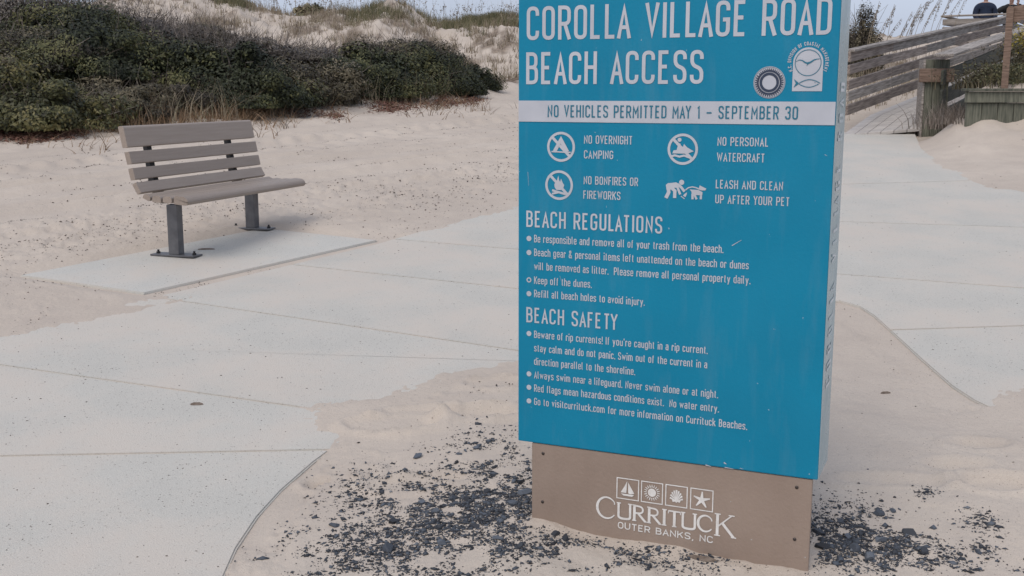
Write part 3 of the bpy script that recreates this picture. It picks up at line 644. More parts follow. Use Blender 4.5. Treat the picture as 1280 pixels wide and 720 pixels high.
slats = [((.115, .835), .075, .042, math.radians(-79), 0.02, 0), ((.148, .69), .043, .038, math.radians(-78), 0, 0), ((.170, .580), .041, .038, math.radians(-78), 0, 0), ((.203, .482), .040, .034, math.radians(-60), 0, 0),
         ((.280, .423), .029, .036, math.radians(-24), 0.016, 0.016), ((.3585, .412), .0345, .046, math.radians(-6), 0.021, 0.021), ((.4435, .412), .0345, .046, math.radians(-4), 0.021, 0.021), ((.552, .407), .0555, .058, math.radians(-5), .018, .042)]
for s in slats: obj('slat', slat_me(*s), bench)
for x in (.312, BL-.312):
    # curved bracket carrying the slats: behind the back, below the seat
    out = [(.055, .87), (.085, .87), (.108, .70), (.132, .56), (.165, .46), (.235, .385), (.33, .386), (.49, .386), (.47, .366), (.2, .352), (.135, .40), (.1, .5), (.075, .70)]
    V = [(x-.028, -a, z) for a, z in out]+[(x+.028, -a, z) for a, z in out]; n = len(out)
    obj('bracket', mesh('bracket', V, [tuple(range(n)), tuple(range(2*n-1, n-1, -1))]+[(i, i+n, (i+1) % n+n, (i+1) % n) for i in range(n)], M['black_steel']), bench)
    gzz = plane(by+math.sin(byaw)*x)+.006-BZ
    out = [(x-.032, -.345), (x+.032, -.345), (x+.032, -.335), (x+.006, -.335), (x+.006, -.222), (x+.032, -.222), (x+.032, -.212), (x-.032, -.212), (x-.032, -.222), (x-.006, -.222), (x-.006, -.335), (x-.032, -.335)]
    out = [(x-.036, -.325), (x+.036, -.325), (x+.036, -.232), (x+.012, -.232), (x+.012, -.24), (x-.036, -.24)]
    V = [(a, b, gzz+.006) for a, b in out]+[(a, b, .346) for a, b in out]; n = len(out)
    obj('leg', bevel_me(mesh('leg', V, [tuple(range(n))[::-1], tuple(range(n, 2*n))]+[(i, (i+1) % n, (i+1) % n+n, i+n) for i in range(n)], M['bench_steel']), .006), bench)
    ft = obj('foot_plate', box_me('foot_plate', (x-.06, -.46, gzz-.004), (x+.06, -.10, gzz+.008), M['bench_steel'], .002), bench)
    for yb in (-.43, -.13):
        V, F = tube_np([(x, yb, gzz+.008), (x, yb, gzz+.020), (x, yb, gzz+.021), (x, yb, gzz+.034)], [.016, .016, .009, .009], 6)
        obj('anchor_bolt', mesh('anchor_bolt', V, F, M['black_steel']), ft)
# ------------------------------------------------------------------ boardwalk and railings
bd = Vector((.528, .849, 0)); bn = Vector((.849, -.528, 0)); bw0 = Vector((4.72, 16.1, 0)); WB = 1.21; LB = 14.8
def dz_(t): return .873+.17*np.minimum(t, 1.5)+.09*np.clip(t-1.5, 0, LB-1.5)
def dk(t, s, h=0):                  # along, across from the left railing, above the deck
    p = bw0+bd*t+bn*s; p.z = float(dz_(t))+h; return p
board = thing('boardwalk', (bw0.x, bw0.y, .93), 0, 'grey plank boardwalk ramp climbing over the dune between two railings', 'boardwalk')
def bwo(): return Matrix.Translation((-bw0.x, -bw0.y, -.93))
npl = 8; pw = (WB+.05)/npl
for i in range(npl):
    s0 = -.02+i*pw+.004; s1 = s0+pw-.008
    t00 = -s0*(-.528)/.849; t01 = -s1*(-.528)/.849       # front edge runs square to the path
    t00, t01 = s0*.528/.849, s1*.528/.849
    V = []
    for (t, s) in ((t00, s0), (t01, s1), (1.5, s1), (LB, s1), (LB, s0), (1.5, s0)):
        for h in (0, -.045): V.append(dk(t, s, h))
    me = mesh('plank', [v-Vector((bw0.x, bw0.y, .93)) for v in V], [(0, 2, 4, 10), (10, 4, 6, 8), (1, 11, 5, 3), (11, 9, 7, 5)]+[(2*i, 2*i+1, (2*i+3) % 12, (2*i+2) % 12) for i in range(6)], M['deck'])
    obj('plank', bevel_me(me, .005), board)
V = [dk(LB, -4.2, -.003), dk(LB, 6, -.003), dk(LB+7, 6, -.003), dk(LB+7, -4.2, -.003)]
for i in range(18):
    t0 = LB+.006+i*.3; P = [dk(t0, -2.6), dk(t0, 5.0), dk(t0+.285, 5.0), dk(t0+.285, -2.6)]
    V = [p-Vector((bw0.x, bw0.y, .93)) for p in P]+[p-Vector((bw0.x, bw0.y, .975)) for p in P]
    obj('plank', mesh('plank', V, [(0, 1, 2, 3), (7, 6, 5, 4), (0, 4, 5, 1), (1, 5, 6, 2), (2, 6, 7, 3), (3, 7, 4, 0)], M['deck']), board)
O0 = Vector((bw0.x, bw0.y, .93))
def railing(name, label, pts, m, boards, cap, capw=.15, step=2.4, postdrop=.9, outside=-1, posts=True, skip=0, group=None, pm=None, bh=.135, cm=None):
    r = thing(name, tuple(pts[0]), 0, label, 'railing', group); o = Vector(pts[0])
    for a, b in zip(pts[:-1], pts[1:]):
        a, b = Vector(a), Vector(b); d = b-a; L = Vector((d.x, d.y)).length; n = max(1, round(L/step)); sd = Vector((d.y, -d.x, 0)).normalized()*outside
        for i in range(n):
            p, q = a+d*(i/n), a+d*((i+1)/n); g = d.normalized()*.004
            for h in boards:
                beam('rail_board', p-o+Vector((0, 0, h+random.uniform(-.006, .006)))+g+sd*.0, q-o+Vector((0, 0, h+random.uniform(-.012, .012)))-g, .038, bh*random.uniform(.93, 1.04), (M['wood_mid'] if m is M['wood_grey'] and random.random() < .45 else m), r, .005)
            beam('cap_board', p-o+Vector((0, 0, cap))+g-sd*0, q-o+Vector((0, 0, cap))-g, capw, .04, cm or m, r, .006)
        for i in range(n+1):
            p = a+d*(i/n)-o+sd*.072
            if i >= skip: beam('post', p+Vector((0, 0, -postdrop)), p+Vector((0, 0, cap-.022)), .10, .10, pm or m, r, .006)
    return r
BDS = [.13, .36, .59, .82, .99]
railing('railing', 'long grey left railing of the boardwalk with five weathered boards under a flat cap', [dk(.1, 0, .13), dk(LB, 0), dk(LB+2, 0)], M['wood_grey'], [.20, .385, .555, .765, .94], 1.03, postdrop=.6, outside=-1, bh=.142)
railing('railing', 'dark green mossy right railing of the boardwalk behind the sand planter', [dk(.42, WB, .03), dk(LB, WB), dk(LB+4, WB)], M['wood_dark'], [.14, .42, .70], 1.0, .27, 1.25, .6, 1, skip=1, bh=.21, cm=M['wood_grey'])
railing('railing', 'short far railing angled above the corner of the boardwalk against the sky', [dk(LB, -.1), dk(LB, -1.7), dk(LB+6, -1.7)], M['wood_grey'], [.2, .45, .7, .90], 1.05, .15, 1.2, .9, -1)
# the squat end post with its brown block
ex, ey = at(1167, 168); ez = plane(ey)
ep = thing('end_post', (ex, ey, ez), math.radians(-8), 'thick green wooden end post with a brown block nailed across it at the boardwalk entrance', 'post')
HP = 1.045
for i, (a, b) in enumerate(((-.165, -.06), (-.056, .05), (.054, .155))):
    obj('post_board', box_me('post_board', (a, -.02-.004*i, -.2), (b, .14, HP), M['wood_green'], .006), ep)
obj('side_board', box_me('side_board', (-.20, -.03, -.2), (-.17, .30, HP), M['wood_grey'], .004), ep)
obj('cross_block', box_me('cross_block', (-.26, -.10, .73), (.21, -.034, .92), M['wood_brown'], .008), ep)
# ------------------------------------------------------------------ planter
px, py, pzz = pz(14.6, 1209, 113.5); pg = .98
pl = thing('planter_box', (px, py, 0), math.radians(-4), 'long low green board planter filled with sand and plants at the right edge', 'planter')
n_ = 14; zt = pzz-.0
for i in range(n_): obj('board', box_me('board', (i*.2+.003, 0, zt-.85), (i*.2+.197, .04, zt-.155), M['wood_green'], .005), pl)
obj('rim_board', box_me('rim_board', (-.03, -.045, zt-.15), (n_*.2, -.003, zt-.01), M['wood_green'], .006), pl)
obj('cap_board', box_me('cap_board', (-.05, -.09, zt-.007), (n_*.2, .09, zt+.03), M['wood_green'], .006), pl)
for i in range(8):
    q0 = .045+i*.2; o = obj('side_board', box_me('side_board', (0, -.02, zt-.85), (.2, .02, zt-.155), M['wood_green'], .005), pl); o.location = (q0*.66, q0, 0); o.rotation_euler = (0, 0, math.atan2(1, .66))
gxn, gyn = 34, 20; V = []; ca, sa = math.cos(math.radians(-4)), math.sin(math.radians(-4))
for j in range(gyn):
    for i in range(gxn):
        y = .045+j/(gyn-1)*1.6; x = i/(gxn-1)*2.6+.03+y*.66
        V.append((x, y, zt-.05+.10*float(sst(0, .5, np.array(y)))+.16*float(vnoise(x*2.2, y*2.2, 6))+.28*float(sst(.2, 1.5, np.array(y)))))
obj('soil', mesh('soil', V, [(j*gxn+i, j*gxn+i+1, (j+1)*gxn+i+1, (j+1)*gxn+i) for j in range(gyn-1) for i in range(gxn-1)], M['sand'], True), pl)
# ------------------------------------------------------------------ plants
def leafmat(name, cols, rough=.55): return mat(name, cols[0], attr='tint', cols=cols, rough=rough, spec=.35)
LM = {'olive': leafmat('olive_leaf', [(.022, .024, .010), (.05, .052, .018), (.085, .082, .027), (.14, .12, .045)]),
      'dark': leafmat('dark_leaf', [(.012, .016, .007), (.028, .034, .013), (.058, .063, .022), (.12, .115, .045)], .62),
      'mixed': leafmat('mixed_leaf', [(.03, .024, .016), (.055, .047, .027), (.085, .072, .040), (.15, .125, .08)]),
      'grey': leafmat('grey_twig_leaf', [(.07, .06, .055), (.12, .105, .09), (.17, .145, .12), (.10, .09, .05)]),
      'twig': leafmat('twig', [(.06, .05, .042), (.12, .10, .085), (.26, .22, .19)]),
      'straw': leafmat('straw_grass', [(.13, .10, .07), (.22, .175, .125), (.33, .275, .20), (.13, .13, .07)]),
      'rust': leafmat('rust_grass', [(.07, .05, .03), (.17, .105, .06), (.30, .20, .115)]),
      'redmat': leafmat('red_creeper', [(.09, .04, .03), (.16, .075, .055), (.22, .13, .09), (.06, .055, .03)]),
      'green_grass': leafmat('green_grass', [(.035, .04, .018), (.085, .088, .04), (.16, .145, .075), (.25, .21, .135)]),
      'gold': leafmat('golden_flower', [(.10, .10, .02), (.28, .22, .03), (.36, .27, .05)])}
def leaves(P, N, size, tint, asp=.5):
    """diamond leaves at P, roughly facing N"""
    n = len(P); r = RS.normal(size=(n, 3)); A = np.cross(N, r); A /= np.linalg.norm(A, axis=1)[:, None]+1e-9; B = np.cross(N, A)
    s = size[:, None]; V = np.stack([P-A*s, P-B*s*asp+N*s*.1, P+A*s, P+B*s*asp+N*s*.1], 1).reshape(-1, 3)
    return V, np.arange(n*4).reshape(n, 4), np.repeat(tint, 4)
def blades(P, H, lean, wid, tint, segs=2):
    """thin bent grass blades rooted at P"""
    n = len(P); a = RS.uniform(0, 2*math.pi, n); d = np.stack([np.cos(a), np.sin(a), 0*a], 1); b = RS.uniform(-.9, .9, n); s = np.stack([np.cos(b), np.sin(b), 0*a], 1)
    rows = []
    for i in range(segs+1):
        t = i/segs; c = P+np.array((0, 0, 1.))*(H*t*(1-.25*lean*t))[:, None]+d*(H*lean*t*t)[:, None]; w_ = (wid*(1-t*.85))[:, None]
        rows += [c-s*w_, c+s*w_]
    V = np.stack(rows, 1).reshape(-1, 3); k = 2*(segs+1); o = np.arange(n)[:, None]*k
    F = np.concatenate([o+np.array([[2*i, 2*i+1, 2*i+3, 2*i+2]]) for i in range(segs)], 0)
    return V, F, np.repeat(tint, k)
def build(name, parts, m, parent=None, **k):
    V = []; F = []; T = []; o = 0
    for v, f, t in parts: V.append(v); F.append(f+o); T.append(t); o += len(v)
    return obj(name, fast_mesh(name, np.concatenate(V), np.concatenate(F), m, {'tint': np.concatenate(T)}), parent, **k)
def shrub(u, Y, vtop, rx, kind, n, label, name='shrub', lsz=.025, twigs=260, tw_len=.35, group='shrubs of the thicket at the foot of the dune', base=None):
    p = pz(Y, u, vtop); x = p[0]; gz0 = float(base_h(np.array([x]), np.array([Y]))[0])-.05 if base is None else base
    H = max(p[2]-gz0, .3); root = thing(name, (x, Y, gz0), 0, label, 'shrub', group)
    nk = 46; cd_ = RS.normal(size=(nk, 3)); cd_[:, 2] = np.abs(cd_[:, 2])*.8-.05; cd_ /= np.linalg.norm(cd_, axis=1)[:, None]
    cr = RS.uniform(.72, .95, nk); cs = RS.uniform(.16, .34, nk); ct = RS.uniform(-.22, .22, nk)
    k = RS.randint(0, nk, n); dv = RS.normal(size=(n, 3)); dv /= np.linalg.norm(dv, axis=1)[:, None]; rad = RS.uniform(.25, 1, n)**.5
    ry = rx*.85; sc = np.array((rx, ry, H))
    P = cd_[k]*cr[k][:, None]+dv*(cs[k]*rad)[:, None]; P *= sc; P[:, 2] = np.where(P[:, 2] < 0, np.abs(P[:, 2])*.7, P[:, 2])
    N = dv*.7+cd_[k]*.6+RS.normal(size=(n, 3))*.45+np.array((0, 0, .25)); N /= np.linalg.norm(N, axis=1)[:, None]
    t = np.clip(.40+ct[k]+RS.normal(size=n)*.26+1.15*fbm((P[:, 0]+x)*1.3+P[:, 1], (P[:, 2]+Y)*1.6, 141, 3), 0, 1); sz = RS.uniform(.55, 1.4, n)*lsz*RS.uniform(.6, 1.5, nk)[k]
    # inner leaves fill the body
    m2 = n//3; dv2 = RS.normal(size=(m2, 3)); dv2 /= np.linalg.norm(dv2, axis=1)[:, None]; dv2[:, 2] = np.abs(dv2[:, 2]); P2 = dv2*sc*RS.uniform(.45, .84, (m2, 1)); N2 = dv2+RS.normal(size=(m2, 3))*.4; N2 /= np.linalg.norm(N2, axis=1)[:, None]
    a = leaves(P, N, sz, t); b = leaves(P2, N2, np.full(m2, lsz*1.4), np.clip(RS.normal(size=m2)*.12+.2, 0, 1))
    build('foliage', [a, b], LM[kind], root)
    # stems: from the foot to the skin and a little beyond
    nt_ = twigs; dv = RS.normal(size=(nt_, 3)); dv[:, 2] = np.abs(dv[:, 2])+.25; dv /= np.linalg.norm(dv, axis=1)[:, None]
    A = dv*sc*RS.uniform(.5, .95, (nt_, 1)); B = A+(dv*np.array((1, 1, 1.1))+RS.normal(size=(nt_, 3))*.62)*tw_len*RS.uniform(.4, 1, (nt_, 1)); A0 = A*.15; A0[:, 2] = 0
    V = []; w_ = .005
    side = np.cross(B-A, RS.normal(size=(nt_, 3))); side /= np.linalg.norm(side, axis=1)[:, None]
    V = np.stack([A0-side*w_*2, A0+side*w_*2, A+side*w_, A-side*w_, B+side*w_*.4, B-side*w_*.4], 1).reshape(-1, 3); o = np.arange(nt_)[:, None]*6
    F = np.concatenate([o+np.array([[0, 1, 2, 3]]), o+np.array([[3, 2, 4, 5]])], 0)
    build('stems', [(V, F, np.repeat(RS.uniform(0, 1, nt_), 6))], LM['twig'], root)
    return root
SH = [(-80, 16.9, 40, 1.5, 'olive', 'olive low shrub cut by the left frame edge in the front row of the thicket', 9000, 200, .3),
 (35, 16.9, 98, 1.25, 'olive', 'low yellow olive shrub, leftmost complete one at the sand edge', 13000, 150, .25),
 (125, 18.0, 98, 1.1, 'mixed', 'low brown green shrub at the sand edge just left of the bench back', 11000, 260, .35),
 (205, 18.9, 90, 1.0, 'mixed', 'brownish shrub directly above the bench back, behind rusty dry grass', 11000, 260, .35),
 (292, 19.4, 56, 1.2, 'dark', 'dark glossy green shrub above the right end of the bench back', 15000, 120, .25),
 (375, 20.8, 72, 1.2, 'mixed', 'brown olive shrub between the two dark glossy ones in the front row', 12000, 220, .35),
 (448, 22.2, 57, 1.15, 'dark', 'glossy dark green shrub at the middle of the front row, over reddish creepers', 14000, 120, .25),
 (520, 23.4, 58, 1.15, 'dark', 'rounded dark shrub near the right end of the thicket', 13000, 160, .3),
 (566, 24.6, 70, .85, 'dark', 'dark shrub second from the right end of the thicket', 9000, 120, .25),
 (592, 25.2, 99, .45, 'dark', 'smallest dark shrub at the right tip of the thicket beside bare sand', 4000, 60, .2),
 (10, 19.0, 38, 1.6, 'mixed', 'tall brownish shrub in the second row at the far left', 13000, 500, .5),
 (112, 19.4, 20, 1.5, 'dark', 'tall dark green shrub in the second row below the grey brush', 16000, 200, .35),
 (190, 20.6, 42, 1.5, 'mixed', 'olive brown shrub in the second row above the bench', 12000, 500, .5),
 (262, 22.2, 44, 1.5, 'grey', 'grey leafless brush in the second row right of the tall dark shrub', 7000, 1300, .55),
 (335, 23.6, 56, 1.5, 'grey', 'grey brush in front of the left sand dune face', 7000, 1200, .5),
 (415, 24.8, 66, 1.3, 'grey', 'low grey brush peeking over the middle of the front row', 6000, 1000, .45),
 (494, 26.0, 43, 1.5, 'mixed', 'grey green domed brush topping the right part of the thicket', 11000, 900, .4),
 (20, 22.2, -28, 2.1, 'grey', 'tall grey brush on top of the mound at the top left corner', 8000, 1500, .6),
 (84, 21.2, 1, 1.2, 'dark', 'small dark green bush among grey brush at the top edge left', 8000, 150, .3),
 (140, 23.4, 13, 1.6, 'grey', 'grey tangled brush on the skyline left of the gap of sky', 7000, 1500, .5),
 (213, 25.4, 30, 1.4, 'grey', 'grey brush sloping down from the skyline toward the dune', 7000, 1300, .5)]
for u, Y, v, rx, kd, lb, n, tw, tl in SH: shrub(u, Y-1.0, v, rx*1.08, kd, int(n*1.7), lb, twigs=int(tw*.85), tw_len=tl*.6)
shrub(1078, 25.5, 11, .52, 'mixed', 9000, 'dark wind shaped bush against the sky behind the left boardwalk railing', twigs=350, tw_len=.25, group=None, lsz=.024)
# small bushy tuft on the far crest
shrub(387, 37.6, 3, .5, 'green_grass', 2500, 'small round green bush alone on the dune crest', twigs=60, tw_len=.2, group=None, lsz=.05)
# grass and creepers nobody could count
def scatter(n, f): 
    out = []
    while sum(len(o) for o in out) < n: out.append(f(n))
    return np.concatenate(out)[:n]
def dune_pts(n):
    y = RS.uniform(25.5, 40, n*3); x = RS.uniform(-.52, .1, n*3)*y
    d = fbm(x*.7, y*.45, 95, 5)+.15*fbm(x*5, y*5, 96, 2); p = np.clip(.26+1.2*sst(-.05, .4, d)+.9*np.exp(-((y-38)/1.3)**2)*sst(-.4, .3, fbm(x*.6, y*0, 97, 2)), 0, 1)
    k = RS.uniform(size=n*3) < p*.7; return np.stack([x[k], y[k]], 1)
def root_pts(XY, sink=.02): return np.stack([XY[:, 0], XY[:, 1], base_h(XY[:, 0], XY[:, 1])-sink], 1)
T = root_pts(scatter(3600, dune_pts)); k = np.repeat(np.arange(len(T)), 9); P = T[k]+RS.normal(size=(len(k), 3))*np.array((.07, .07, 0))
tb = RS.uniform(0, .75, len(T)); build('dune_grass', [blades(P, RS.uniform(.08, .34, len(k)), RS.uniform(.1, .8, len(k)), RS.uniform(.004, .010, len(k)), np.clip(tb[k]+RS.normal(size=len(k))*.12, 0, 1))], LM['straw'], label='sparse straw coloured grass tufts over the rear sand dune', cat='grass', kind='stuff')
# green patches of beach grass on the crest
cr = []
for u, Yc, sp, n in ((595, 37.5, 20, 900), (625, 36.5, 18, 1100), (300, 37, 14, 350), (425, 37.5, 30, 600), (180, 36, 25, 500), (505, 37.6, 20, 400), (635, 33, 25, 500), (560, 35, 25, 500), (470, 34, 40, 600)):
    x = ((RS.normal(size=n)*sp*.8+u)-640)/FOC*Yc; y = Yc+RS.normal(size=n)*.5; cr.append(np.stack([x, y], 1))
XY = np.concatenate(cr); XY = XY[(fbm(XY[:, 0]*1.1, XY[:, 1]*.6, 131, 3)+RS.normal(size=len(XY))*.12) > .02]; P = root_pts(XY); P = np.repeat(P, 4, 0)+RS.normal(size=(len(P)*4, 3))*np.array((.05, .05, 0)); n = len(P)
build('beach_grass', [blades(P, RS.uniform(.15, .42, n), RS.uniform(.05, .6, n), RS.uniform(.004, .009, n), RS.uniform(0, 1, n))], LM['green_grass'], label='green beach grass in patches along the dune crest', cat='grass', kind='stuff')
# far sea oats along the crest
n = 260; u = np.concatenate([RS.uniform(330, 560, 150), RS.uniform(560, 650, 70), RS.uniform(150, 330, 40)]); Yc = RS.uniform(36.8, 38.4, n); XY = np.stack([(u-640)/FOC*Yc, Yc], 1); P = root_pts(XY); H = RS.uniform(.5, 1.05, n)
st = blades(P, H, RS.uniform(0, .6, n), np.full(n, .006), RS.uniform(0, .4, n), 3); hv = []
tips = st[0].reshape(n, 8, 3)[:, 5]; hp = np.repeat(tips, 6, 0)+RS.normal(size=(n*6, 3))*np.array((.03, .03, .07)); N = RS.normal(size=(n*6, 3)); N /= np.linalg.norm(N, axis=1)[:, None]
hd = leaves(hp, N, RS.uniform(.02, .04, n*6), RS.uniform(0, .5, n*6), .4)
build('distant_sea_oats', [st, hd], LM['straw'], label='distant sea oat stalks fringing the dune crest against the sky', cat='grass', kind='stuff')
# dry rusty grass at the foot of the thicket
def edge_pts(n, u0, u1, off0=-.3, off1=.8):
    x = RS.uniform(u0, u1, n); y = np.interp(x, [-9, -7.2, -4.4, -3.5, -1.6, -.6, .5], [15.0, 15.5, 17.6, 19.8, 21.6, 23.6, 26])+RS.uniform(off0, off1, n); return np.stack([x, y], 1)
P = root_pts(np.concatenate([edge_pts(1900, -6.2, -3.9, -1.0, .1), edge_pts(350, -7.6, -6, -.3, .3), edge_pts(500, -4.1, -2, -.2, .5)])); P = np.repeat(P, 2, 0)+RS.normal(size=(len(P)*2, 3))*np.array((.04, .04, 0)); n = len(P)
build('rusty_grass', [blades(P, RS.uniform(.08, .36, n)*(.35+2.2*np.abs(fbm(P[:, 0]*2.5, P[:, 1]*3, 7, 2))), RS.uniform(.1, 1.0, n), RS.uniform(.003, .007, n), RS.uniform(0, 1, n))], LM['rust'], label='dry rusty brown grass at the foot of the thicket behind the bench', cat='grass', kind='stuff')
P = root_pts(edge_pts(1300, -8.5, -1, -.8, .6)); n = len(P)
build('pale_stalks', [blades(P, RS.uniform(.25, .75, n), RS.uniform(.1, .9, n), RS.uniform(.003, .006, n), RS.uniform(.3, 1, n))], LM['straw'], label='pale dry stalks standing in front of the shrubs', cat='grass', kind='stuff')
# creepers lying on the sand edge
def mat_pts():
    L = []
    for u, v, su, sv, n in ((30, 176, 38, 4, 3200), (75, 173, 30, 3, 1500), (490, 138, 26, 4, 1600), (555, 131, 28, 3.5, 1700), (385, 143, 30, 5, 900), (420, 148, 10, 4, 300), (590, 128, 14, 2, 400), (330, 140, 25, 3, 500)):
        L += [at(RS.normal()*su*.6+u, RS.normal()*sv*.7+v) for _ in range(n)]
    return np.array(L)
P = root_pts(mat_pts(), 0); n = len(P); P[:, 2] += RS.uniform(.005, .07, n); N = RS.normal(size=(n, 3))*.6+np.array((0, 0, 1)); N /= np.linalg.norm(N, axis=1)[:, None]
build('red_creeper', [leaves(P, N, RS.uniform(.015, .045, n), np.clip(RS.normal(size=n)*.25+.4, 0, 1), .35)], LM['redmat'], label='reddish brown creeping plants along the sand edge of the thicket', cat='ground cover', kind='stuff')
L = []
for u, v, su, n_2 in ((355, 155, 14, 26), (330, 158, 12, 14), (420, 150, 14, 20), (520, 140, 18, 30), (560, 136, 20, 26), (600, 138, 22, 26), (130, 180, 20, 10), (110, 190, 14, 6), (60, 185, 20, 5), (320, 172, 15, 8)):
    L += [at(RS.normal()*su+u, RS.normal()*5+v) for _ in range(n_2)]
P = root_pts(np.repeat(np.array(L), 3, 0)); n = len(P); P[:, :2] += RS.normal(size=(n, 2))*.04
build('dry_sprigs', [blades(P, RS.uniform(.12, .4, n), RS.uniform(.5, 1.8, n), RS.uniform(.004, .007, n), RS.uniform(0, 1, n), 4)], LM['rust'], label='bent dry sprigs and runners on the bare sand below the thicket', cat='grass', kind='stuff')
# sea oats by the boardwalk: each stalk a thing
def oat(p, H, lean, az, first=None):
    d = np.array((math.cos(az), math.sin(az), 0.)); n = 9
    P = np.array([np.array((0, 0, H*t*(1-.12*lean*t)))+d*H*lean*.7*t**2.2 for t in np.linspace(0, 1, n)])
    r = thing('sea_oat', p, 0, 'tall sea oat stalk with drooping seed head behind the left boardwalk railing', 'sea oat', 'sea oats beside the boardwalk')
    V, F = tube_np(P, np.linspace(.006, .004, n), 4); me = mesh('stem', V, F, LM['straw']); me.attributes.new('tint', 'FLOAT', 'POINT').data.foreach_set('value', np.full(len(V), .35)); obj('stem', me, r)
    m_ = 75; t = RS.uniform(.74, 1.0, m_); C_ = np.stack([np.interp(t, np.linspace(0, 1, n), P[:, j]) for j in range(3)], 1)
    C_ += d*(RS.uniform(0, .035, m_))[:, None]+RS.normal(size=(m_, 3))*.009; C_[:, 2] -= RS.uniform(0, .05, m_)
    N = RS.normal(size=(m_, 3)); N /= np.linalg.norm(N, axis=1)[:, None]; build('seed_head', [leaves(C_, N, RS.uniform(.012, .022, m_), RS.uniform(0, .35, m_), .4)], LM['straw'], r)
for u, v, Y in ((1096, 14, 25), (1107, 24, 24), (1114, 11, 25), (1121, 24, 24), (1118, 8, 26), (1136, 16, 24), (1147, 6, 25), (1152, 2, 25.5), (1150, 12, 26), (1158, 2, 25), (1131, 30, 23.6), (1163, -6, 25), (1173, -8, 26), (1178, -4, 25), (1190, -12, 26), (1186, -2, 27), (1201, -12, 26.5), (1143, 22, 24), (1168, 4, 24.5), (1205, -4, 28), (1098, 4, 25)):
    q = pz(Y, u, v); lean = random.uniform(.15, .45); az = random.choice((-.3, .1, .3)); x = q[0]-0.0
    g = float(base_h(np.array([x]), np.array([Y]))[0]); H = q[2]-g+.1; oat((x-H*lean*.6, Y, g-.02), H, lean, az)
n = 1300; a = RS.uniform(.8, 13, n); s_ = -RS.uniform(.5, 5, n); XY = np.stack([4.72+.528*a+.849*s_, 16.2+.849*a-.528*s_], 1); P = root_pts(XY); P = np.repeat(P, 4, 0)+RS.normal(size=(n*4, 3))*np.array((.06, .06, 0)); n = len(P)
build('roadside_grass', [blades(P, RS.uniform(.15, .45, n), RS.uniform(.1, .7, n), RS.uniform(.003, .006, n), RS.uniform(.1, .9, n))], LM['straw'], label='dry dune grass on the slope left of the boardwalk', cat='grass', kind='stuff')
# plants of the planter and beyond the right railing
def clump(u, Y, v, H, n, kind, label, name='grass_clump', cat='plant', spread=.25, lf=0, z=None):
    p = pz(Y, u, v)
    if name in ('dry_bush', 'brush'): p = (p[0], p[1], h1(p[0], p[1])-.01)
    r = thing(name, p, 0, label, cat)
    P = RS.normal(size=(n, 3))*np.array((spread, spread*.6, 0)); P[:, 2] = -.03
    parts = [blades(P, H*RS.uniform(.5, 1.1, n), RS.uniform(.1, .8, n), RS.uniform(.003, .007, n), RS.uniform(0, 1, n), 3)]
    if lf:
        Q_ = np.repeat(P, lf, 0)+RS.normal(size=(n*lf, 3))*np.array((.06, .06, 0)); Q_[:, 2] = RS.uniform(.05, H, n*lf); N = RS.normal(size=(n*lf, 3)); N /= np.linalg.norm(N, axis=1)[:, None]; parts.append(leaves(Q_, N, RS.uniform(.012, .03, n*lf), RS.uniform(0, .8, n*lf), .4))
    build('foliage', parts, LM[kind], r); return r
clump(1228, 15.4, 109, .24, 260, 'mixed', 'shaggy green and straw grass tuft at the left end of the planter', lf=3)
clump(1247, 15.7, 106, .30, 300, 'mixed', 'taller grass tuft beside the brown sign post in the planter', lf=4)
clump(1270, 15.2, 110, .32, 320, 'green_grass', 'leafy green weed in the planter at the right frame edge', 'leafy_weed', lf=7)
clump(1284, 15.8, 102, .5, 300, 'mixed', 'dark bushy weed behind the planter weeds at the right frame edge', 'leafy_weed', lf=6)
clump(1200, 14.9, 122, .30, 200, 'twig', 'brown brushy tuft against the corner of the planter', 'brush', spread=.2)
clump(1262, 16.0, 100, .2, 160, 'straw', 'straw coloured grass behind the planter under the dark railing')
clump(1189, 15.5, 134, .42, 240, 'twig', 'dry brown brush below the dark railing next to the green end post', 'dry_bush', spread=.18)
g_ = clump(1275, 15.9, 92, .55, 60, 'green_grass', 'goldenrod with yellow flower spray beside the brown sign post', 'goldenrod', spread=.14, lf=5)
n = 700; Q_ = RS.normal(size=(n, 3))*np.array((.10, .08, .12))+np.array((0, 0, .42)); N = RS.normal(size=(n, 3)); N /= np.linalg.norm(N, axis=1)[:, None]; build('flowers', [leaves(Q_, N, RS.uniform(.01, .022, n), RS.uniform(0, 1, n), .6)], LM['gold'], g_, kind='stuff')
# dead twiggy bush on the sand before the planter
tx_, ty_ = at(1222, 166); dz0 = float(height(tx_, ty_)[0]); db = thing('dead_bush', (tx_, ty_, dz0-.02), 0, 'leafless twiggy bush half buried in sand before the planter', 'bush')
pr = []
for i in range(90):
    a = random.uniform(0, 6.28); l = random.uniform(.15, .42); e0 = random.uniform(.25, 1.2); p0 = np.array((random.gauss(0, .1), random.gauss(0, .05), 0)); P = [p0]; d = np.array((math.cos(a)*math.cos(e0)*1.3, math.sin(a)*math.cos(e0)*.6, math.sin(e0)))
    for s in range(3): d = d+RS.normal(size=3)*.22; P.append(P[-1]+d*l/3)
    pr.append(tube_np(P, [.006, .005, .004, .002], 4))
V, F = join(pr); me = mesh('twigs', V, F, LM['twig']); me.attributes.new('tint', 'FLOAT', 'POINT').data.foreach_set('value', RS.uniform(.1, .7, len(V))); obj('twigs', me, db)
